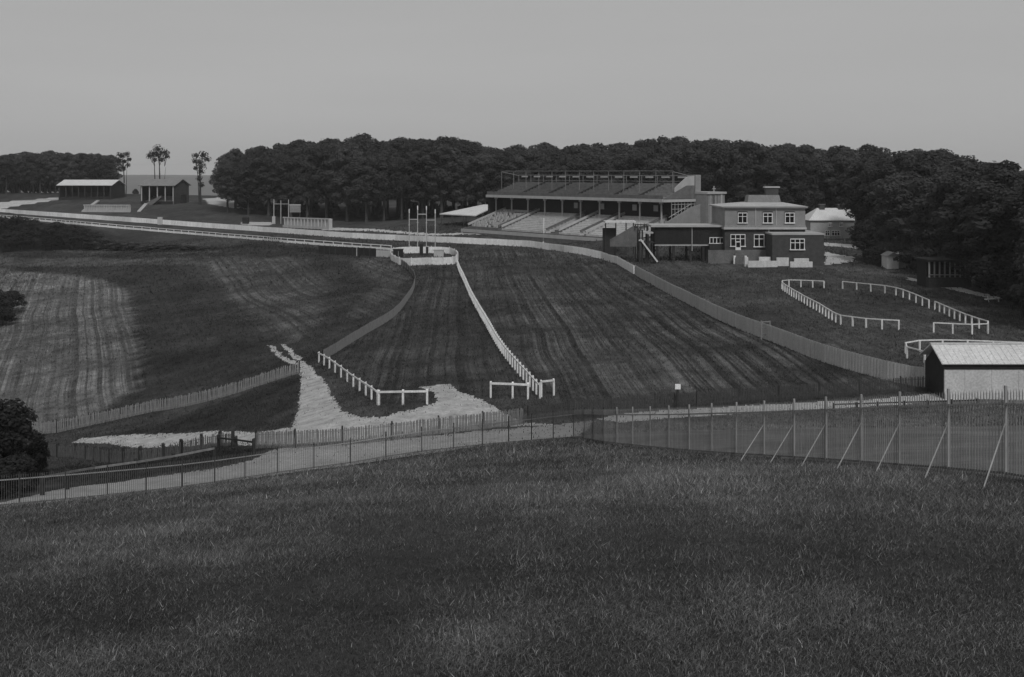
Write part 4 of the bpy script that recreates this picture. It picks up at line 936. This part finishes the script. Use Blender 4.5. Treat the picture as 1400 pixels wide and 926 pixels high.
kind('under',55,7,3.2,.3,9,2200,.3,LEAFD,BARK,.12)
def tree(key,loc,h,rz,name,label,group=None,w=1.0):
    cm,tm,H=KIND[key]; s=h/H
    r=thing(name,loc,label,'tree',group); r.rotation_euler=(0,0,rz); 
    for nm,me in (('trunk',tm),('crown',cm)):
        o=bpy.data.objects.new(nm,me); COL.objects.link(o); o.parent=r; o.scale=(s*w,s*w,s)
    return r
def interp(tab,x): return float(np.interp(x,[t[0] for t in tab],[t[1] for t in tab]))
# front edge of the woods (photo column -> distance) and skyline (photo column -> row)
EDGE=[(285,362),(340,352),(400,352),(500,338),(600,332),(700,322),(800,312),(900,298),(1000,276),(1100,268),(1170,258),(1200,226),(1260,196),(1330,158),(1400,131),(1500,108),(1600,95)]
SKYL=[(280,226),(300,207),(340,203),(385,201),(400,192),(440,187),(480,191),(520,194),(560,190),(590,186),(640,196),(690,200),(740,199),(800,200),(860,197),(900,195),(950,188),(1000,193),(1060,196),(1120,198),(1180,203),(1240,209),(1300,214),(1340,222),(1400,228),(1600,236)]
rw=random.Random(11)
def woodlabel(px):
    if px<640: return 'tall tree in the dense wood beyond the far lawn','trees of the wood beyond the lawn'
    if px<985: return 'tall tree of the wood rising behind the grandstand','trees behind the grandstand'
    if px<1175: return 'tall tree of the wood behind the brick building and house','trees behind the brick building'
    return 'broad tree of the wood beside the paddock huts','trees beside the paddock'
def rowlabel(px,row):
    lab,grp=woodlabel(px)
    if row==0: return lab.replace('tall tree','front edge tree',1).replace('broad tree','front edge tree with low boughs',1),'front row of '+grp
    return lab,grp
cnt=0
for row in range(7):
    px=311.0 if row<2 else 322.0
    while px<1500:
        Ye=interp(EDGE,px)+row*8.5+rw.uniform(-2.5,2.5)
        x=pxX(px,Ye); y=Ye
        step=6.6*F/Ye*rw.uniform(.8,1.2) if row<3 else 8.5*F/Ye*rw.uniform(.8,1.2)
        # keep trees off the buildings
        if not (1088<px<1186 and y<274) and not (655<px<1000 and y<300 and row==0 and px>930):
            ysk=interp(SKYL,px)+rw.uniform(-3,6)
            zg_=zt1(x,y); h=pz(ysk,y+0)-zg_
            h=max(9,min(28,h))
            h*= 1.06*(0.86 if row==0 else 0.95 if row==1 else 1.0)*rw.uniform(.92,1.05)
            lab,grp=rowlabel(px,row)
            key='beech%d'%rw.randrange(6)
            if (row<2 and px>1190) or row==6: key='edge%d'%rw.randrange(2)
            tree(key,(x,y,zg_-.1),h,rw.uniform(0,6.28),'beech_tree',lab,grp,w=rw.uniform(1.15,1.5)*max(1,22/h*.85)); cnt+=1
        px+=step
# understorey shrubs along the shaded edge
for k in range(120):
    px=rw.uniform(320,1480); Ye=interp(EDGE,px)+rw.uniform(8,48)
    if 1098<px<1190 and Ye<285: continue
    x=pxX(px,Ye); lab=woodlabel(px)[1].replace('trees','low shrub in the shade of the trees',1)
    cm,tm,H=KIND['under']; h=rw.uniform(2.5,5)
    r=thing('woodland_shrub',(x,Ye,zt1(x,Ye)-.1),lab,'shrub','shrubs under the wood: '+lab[-24:]); r.rotation_euler=(0,0,rw.uniform(0,6))
    for nm,me in (('stem',tm),('foliage',cm)):
        o=bpy.data.objects.new(nm,me); COL.objects.link(o); o.parent=r; o.scale=(h/H*1.2,h/H*1.2,h/H)
# wood at the far left
for row in range(5):
    px=-60.0
    while px<158-row*2:
        Y_=440+row*8+rw.uniform(-3,3); x=pxX(px,Y_); zg_=zt1(x,Y_)
        ysk=interp([(-60,210),(0,209),(50,203),(90,206),(110,205),(150,208),(158,216)],px)+rw.uniform(-1,4); h=(pz(ysk,Y_)-zg_)*(.86 if row==0 else 1)
        if not(row==0 and 20<px<50): tree('edge%d'%rw.randrange(2) if row==4 else 'beech%d'%rw.randrange(6),(x,Y_,zg_-.1),h,rw.uniform(0,6.28),'beech_tree','tall tree of the wood behind the pale-roofed far stand','trees of the far left wood',w=rw.uniform(1.2,1.5))
        px+=6.5*F/Y_*rw.uniform(.8,1.2)
for k in range(26):
    px=-60+k*8.6+rw.uniform(-3,3); Y_=478+rw.uniform(0,10); x=pxX(px,Y_); h=rw.uniform(6,9); cm,tm,H=KIND['under']
    r=thing('woodland_shrub',(x,Y_,zt1(x,Y_)-.1),'tall shrub closing the back of the far left wood','shrub','shrubs of the far left wood')
    for nm,me in (('stem',tm),('foliage',cm)):
        o=bpy.data.objects.new(nm,me); COL.objects.link(o); o.parent=r; o.scale=(h/H*1.2,h/H*1.2,h/H)
# three lone trees with bare trunks
def lone(seed,pxb,pyb,Y_,ytop,label,trunks,lobes,name='lone_tree'):
    X_=pxX(pxb,Y_); z0=zt1(X_,Y_); H=pz(ytop,Y_)-z0; sc=Y_/F
    r=thing(name,(X_,Y_,z0),label,'tree'); rng=np.random.default_rng(seed)
    segs=[]
    for dx0,dx1,ft,rad in trunks:
        segs.append([((dx0+(dx1-dx0)*f)*sc,0.5*math.sin(3*f+dx0),-0.3+(H*ft+.3)*f,rad*(1-.7*f)) for f in (0,.25,.5,.75,1)])
    C=[];Nn=[];S=[]
    for dx,dyy,rp in lobes:      # lobes in photo pixels right of the trunk and below the top
        cx=dx*sc; cz=H-dyy*sc; rr=rp*sc; k=int(150*rr**1.6/3)+45
        cy=rng.uniform(-1,1)*rr
        d=rng.normal(size=(k,3)); d/=np.linalg.norm(d,axis=1)[:,None]; rad=rr*rng.uniform(.15,1.4,(k,1))
        C.append(d*rad*np.array([1,1,.75])+np.array([cx,cy,cz])); Nn.append(d); S.append(rng.uniform(.18,.42,k))
        t=max(trunks,key=lambda q:-abs(q[1]-dx)); segs.append([(t[1]*.9*sc,0,H*.62,.12),(cx*.6+t[1]*.4*sc,cy*.5,cz-rr,.09),(cx,cy,cz,.04)])
    inst('trunk',tubes(segs,BARK,'trunk'),(X_,Y_,z0),r)
    V,Fq=leafquads(rng,np.concatenate(C),np.concatenate(Nn),np.concatenate(S)); inst('crown',npmesh('crown',V,[Fq],LEAF),(X_,Y_,z0),r)
lone(1,170,250,430,207,'slender sparse tree rising behind the pale-roofed stand',[(0,-2,.85,.35),(1.5,4,.6,.2)],[(-4,6,6),(3,4,4.5),(-7,12,4),(1,14,4),(4,19,3),(-1,22,3),(6,11,3)])
lone(2,217,247,420,200,'twin-trunked lone tree with a flat-topped crown behind the brick-ended stand',[(-3,-6,.72,.32),(3,1,.8,.42),(5,9,.6,.14)],[(0,4,7),(-8,10,6),(8,9,6),(-1,12,7),(12,14,4),(-13,14,4),(4,18,4),(-5,19,4)])
lone(3,274,262,395,206,'lone tree with tufted crown and bushy trunk at the end of the brick-ended stand',[(0,-2,.85,.45),(-1,-5,.7,.25)],[(-5,7,5),(5,6,6),(8,12,5),(-2,16,6),(3,22,6),(-8,14,4),(0,29,5),(-1,38,4),(1,47,4),(-7,24,3)])
def shrub(px,py,h,w,label,key='round',Y0=72,group=None,name='shrub',dY=0,sink=.3):
    q=G(px,py,Y0); q=Vector((q.x*(q.y+dY)/q.y,q.y+dY,0)); q.z=zt1(q.x,q.y); cm,tm,H=KIND[key]
    r=thing(name,q-UZ*sink,label,'shrub',group); r.rotation_euler=(0,0,rw.uniform(0,6.28))
    for nm,me in (('stem',tm),('foliage',cm)):
        o=bpy.data.objects.new(nm,me); COL.objects.link(o); o.parent=r; o.scale=(w/7.2,w/7.2,h/H)
    return r
# small trees by the house path and yard
tree('round',G(1180,357),7.4,1.0,'small_tree','small round tree standing alone beside the gravel yard',w=1.1)
# bushes on the bank, left
for px,py,h,w in ((4,338,9,11),(22,339,9.5,11),(44,339,8.5,10),(62,340,7.5,10),(80,340,8,10),(98,340,7,10),(112,340,6.5,9),(30,342,6,10),(-14,340,10,12),(126,341,5.2,9),(70,342,5,9),(14,343,5.5,9)):
    shrub(px,py,h,w,'dark bush in the overgrown clump on the bank','round',group='bushes on the bank')
for px,py,h,w in ((140,341,3.6,8),(160,342,2.6,8),(182,341,2.4,8),(206,342,2.0,8),(232,341,1.8,8),(258,342,1.5,7),(284,341,1.3,6)):
    shrub(px,py,h,w,'low rough growth on the grass bank below the running rail','low',group='low growth on the bank')
for px,py,h,w in ((-8,438,5.5,9),(14,428,4.2,7),(-30,445,7,10),(4,445,3,6)):
    shrub(px,py,h,w,'dark thorn bush at the edge of the mown left field','round',group='thorn bushes at the field edge')
for px,py,h,w in ((6,668,5.4,5),(28,664,4.2,3.6),(-18,672,6,6),(46,660,2.6,2.6),(20,676,2.6,3.4),(-2,684,2.6,4)):
    shrub(px,py,h,w,'big dark leafy shrub behind the left end of the iron railing','wild',Y0=56,group='shrubs by the iron railing',dY=1.5)
for px,py,h,w in ((172,262,3,4),(186,264,4,5)):
    shrub(px,py,h,w,'small bush between the two far stands','under',Y0=300,group='bushes between the far stands')
# shrubs round the huts
for px,py,h,w in ((1205,366,4,6),(1244,372,4.5,6),(1256,378,5,6),(1334,396,5,6),(1348,405,6,7),(1382,428,7,8),(1398,440,7,8),(1195,360,4,5)):
    shrub(px,py,h,w,'dense dark shrub in the shade beside the paddock huts','round',group='shrubs beside the huts',dY=3)

# ------------------------------------------------------------------ pieces of parts hang under their part
SUBS={'chimney_cap':'chimney','door_pane':'door','column_head':'column','pole_tip':'pole','finial_cross':'finial','roof_seam':'roof_slope','ridge_cap':'roof_slope','cover_strip':'wall',
      'weatherboard':'body','notice_board':'rear_wall','tower_cornice':'stair_tower','tower_pilaster':'stair_tower','downpipe':('stair_tower','upper_wall'),'band':'pole','annexe_coping':'annexe_wall',
      'board_frame':'board','gangway_wall':'deck','front_kerb':'foundation','eaves_strip':'wall','lid':'body'}
for root in [o for o in bpy.data.objects if o.parent is None and o.type=='EMPTY']:
    ch=list(root.children) if len(SUBS) else []
    byname={}
    for c in ch: byname.setdefault(c.name.split('.')[0],[]).append(c)
    for cn_,pn in SUBS.items():
        for c in byname.get(cn_,[]):
            cand=[p for q in ((pn,) if isinstance(pn,str) else pn) for p in byname.get(q,[])]
            if not cand: continue
            par=min(cand,key=lambda p:(WPOS[p.name]-WPOS[c.name]).length)
            c.parent=par; c.matrix_parent_inverse=(Matrix.Translation(WPOS[root.name])@par.matrix_basis).inverted(); c.location=WPOS[c.name]

# ------------------------------------------------------------------ long grass on the knoll
kpoly=[tuple(P(a,b_,c)[:2]) for a,b_,c in ((1460,662,20),(1385,655,22),(1298,648,24.5),(1225,641,27),(1168,636,29.5),(1078,629,34),(1000,624,38.5),(900,615,46),(830,607,53),(797,601,58.5),(770,600,61.5),(680,607,67),(575,619,70),(473,637,69),(366,650,67),(246,668,62),(108,683,57.5),(-40,697,54),(-160,705,50))]+[(-16,7),(14,7)]
GV=[];GF=[];GT=[];off=0; gr=np.random.default_rng(5)
for y0,y1,dens,wd,ln in ((9,14,5000,.0045,.052),(14,22,2100,.0075,.064),(22,34,720,.010,.085),(34,48,260,.017,.11),(48,72,120,.027,.15)):
    n=int(dens*(y1-y0)*(y1*1.1+8)); y=gr.uniform(y0,y1,n); x=gr.uniform(-.52*y1-4,.52*y1+3,n)
    k=(np.abs(x)<.5*y+3)&inpoly(x,y,kpoly); x=x[k];y=y[k]
    patch=wobble(x,y*.7,.22)*.75+wobble(x+9,y-4,.75)*.6+.35*wobble(x-3,y+7,2.3)
    for cx_,cy_,sx_,sy_,am in ((-.5,12.5,.75,.9,1.9),(-5.0,12.8,1.3,.9,1.5),(3.4,28,3.2,3.0,1.0),(2.9,13.2,1.3,.8,.6),(9.5,24,1.6,2.2,.6),(-9,27,3,2,.5),(-2.5,17,1.4,1.2,-.6),(4.2,17.5,2,1.2,-.55),(-10,42,6,3,-.4)):
        patch=patch+am*np.exp(-((x-cx_)/sx_)**2-((y-cy_)/sy_)**2)
    k=gr.uniform(size=len(x))<np.clip(.75+.3*patch,.25,1); x=x[k];y=y[k];patch=patch[k]; n=len(x)
    z=zt(x,y)-.02; a=gr.uniform(0,6.283,n); L_=ln*gr.lognormal(0,.32,n)*(1+.18*patch)
    lx=gr.normal(.14,.5,n); ly=gr.normal(-.05,.5,n)            # combed by the wind
    w=wd*gr.uniform(.6,1.3,n); ux=np.cos(a)*w; uy=np.sin(a)*w
    b0=np.c_[x-ux,y-uy,z]; b1=np.c_[x+ux,y+uy,z]; mx=x+lx*L_*.4; my=y+ly*L_*.4; mz=z+L_*.62
    m0=np.c_[mx-ux*.7,my-uy*.7,mz]; m1=np.c_[mx+ux*.7,my+uy*.7,mz]; tp=np.c_[x+lx*L_*1.25,y+ly*L_*1.25,z+L_*gr.uniform(.8,1.0,n)]
    if y0<14:
        k_=5; V=np.stack([b0,b1,m1,m0,tp],1).reshape(-1,3); i=off+5*np.arange(n)[:,None]; GF.append((i+np.array([0,1,2,3]),i+np.array([3,2,4])))
    else:
        k_=3; V=np.stack([b0,b1,tp],1).reshape(-1,3); i=off+3*np.arange(n)[:,None]; GF.append((np.zeros((0,4),int),i+np.array([0,1,2])))
    GV.append(V)
    t=np.clip(.105*np.exp(gr.normal(0,.52,n))*np.exp(.42*patch),.025,.5); dry=gr.uniform(size=n)<.05; t[dry]*=1.6
    GT.append(np.repeat(t,k_)); off+=k_*n
m,nt,b,out=_new('grass_blades'); b.inputs['Roughness'].default_value=.6; b.inputs['Specular IOR Level'].default_value=.2
at=nt.nodes.new('ShaderNodeAttribute'); at.attribute_name='tint'; nt.links.new(at.outputs['Fac'],b.inputs['Base Color'])
tr=nt.nodes.new('ShaderNodeBsdfTranslucent'); nt.links.new(at.outputs['Fac'],tr.inputs[0]); mx=nt.nodes.new('ShaderNodeMixShader'); mx.inputs[0].default_value=.3
nt.links.new(b.outputs[0],mx.inputs[1]); nt.links.new(tr.outputs[0],mx.inputs[2]); nt.links.new(mx.outputs[0],out.inputs[0])
gme=npmesh('long_grass',np.concatenate(GV),[np.concatenate([f[0] for f in GF]),np.concatenate([f[1] for f in GF])],m,attrs={'tint':np.concatenate(GT)})
go=inst('long_grass',gme,(0,0,0)); tag(go,'long wind-combed grass covering the knoll in front of the railing','grass',kind='stuff')
print('grass blades',len(gme.polygons),'wood trees',cnt,'objects',len(bpy.data.objects))

# short turf of the fields: small upright tufts so the ground has a nap
FV=[];A1=[];A2=[];A3=[]
for y0,y1,dens,wd,ln in ((70,100,34,.042,.12),(100,140,13,.06,.14),(140,200,6,.09,.18),(200,300,2.2,.16,.26)):
    n=int(dens*(y1-y0)*(y1*1.02+6)); y=gr.uniform(y0,y1,n); x=gr.uniform(-.51*y1-3,.51*y1+3,n)
    k=np.abs(x)<.49*y+3
    for p in BARE: k&=~(inpoly(x+gr.normal(0,.3,n),y+gr.normal(0,.9,n),p)&(gr.uniform(size=n)<.96))
    k&=~inpoly(x,y,kpoly); x=x[k];y=y[k]; n=len(x)
    # none under the buildings' floors
    q=(x-GC.x)*E1.x+(y-GC.y)*E1.y; w_=(x-GC.x)*E2.x+(y-GC.y)*E2.y; k=~((q>-5)&(q<62)&(w_>-10)&(w_<16))&~((x>36)&(x<55)&(y>185)&(y<208)); x=x[k];y=y[k];n=len(x)
    z=gridval(zf,x,y)-.01; a=gr.uniform(0,6.283,n); w=wd*gr.uniform(.6,1.4,n); L_=ln*gr.lognormal(0,.35,n)
    ux=np.cos(a)*w; uy=np.sin(a)*w
    FV.append(np.stack([np.c_[x-ux,y-uy,z],np.c_[x+ux,y+uy,z],np.c_[x+gr.normal(0,.3,n)*L_,y+gr.normal(0,.3,n)*L_,z+L_]],1).reshape(-1,3))
    A1.append(np.repeat(gridval(tone,x,y)*1.18*np.exp(gr.normal(0,.2,n)),3)); A2.append(np.repeat(gridval(strp,x,y),3)); A3.append(np.repeat(gridval(su,x,y),3))
FV=np.concatenate(FV); fme=npmesh('turf_tufts',FV,[np.arange(len(FV)).reshape(-1,3)],TURF,attrs={'tone':np.concatenate(A1),'stripe':np.concatenate(A2),'su':np.concatenate(A3)})
tag(inst('turf_tufts',fme,(0,0,0)),'short rough turf covering the racecourse fields and lawns','grass',kind='stuff'); print('tufts',len(FV)//3)

# ------------------------------------------------------------------ air
hz=MB(); hz.ab(-7200,7200,-900,7200,-75,62)
hme=hz.mesh('haze',MATS['white_paint']); hme.materials.clear()
vm=bpy.data.materials.new('haze_air'); vm.use_nodes=True; vt=vm.node_tree
for n in list(vt.nodes): vt.nodes.remove(n)
vo=vt.nodes.new('ShaderNodeOutputMaterial'); pvn=vt.nodes.new('ShaderNodeVolumePrincipled')
pvn.inputs['Color'].default_value=(1,1,1,1); pvn.inputs['Density'].default_value=1.3e-4; pvn.inputs['Anisotropy'].default_value=0.0
vt.links.new(pvn.outputs[0],vo.inputs['Volume']); hme.materials.append(vm)
ho=inst('haze',hme,(0,0,0)); tag(ho,'thin summer haze over the downs','haze',kind='stuff')
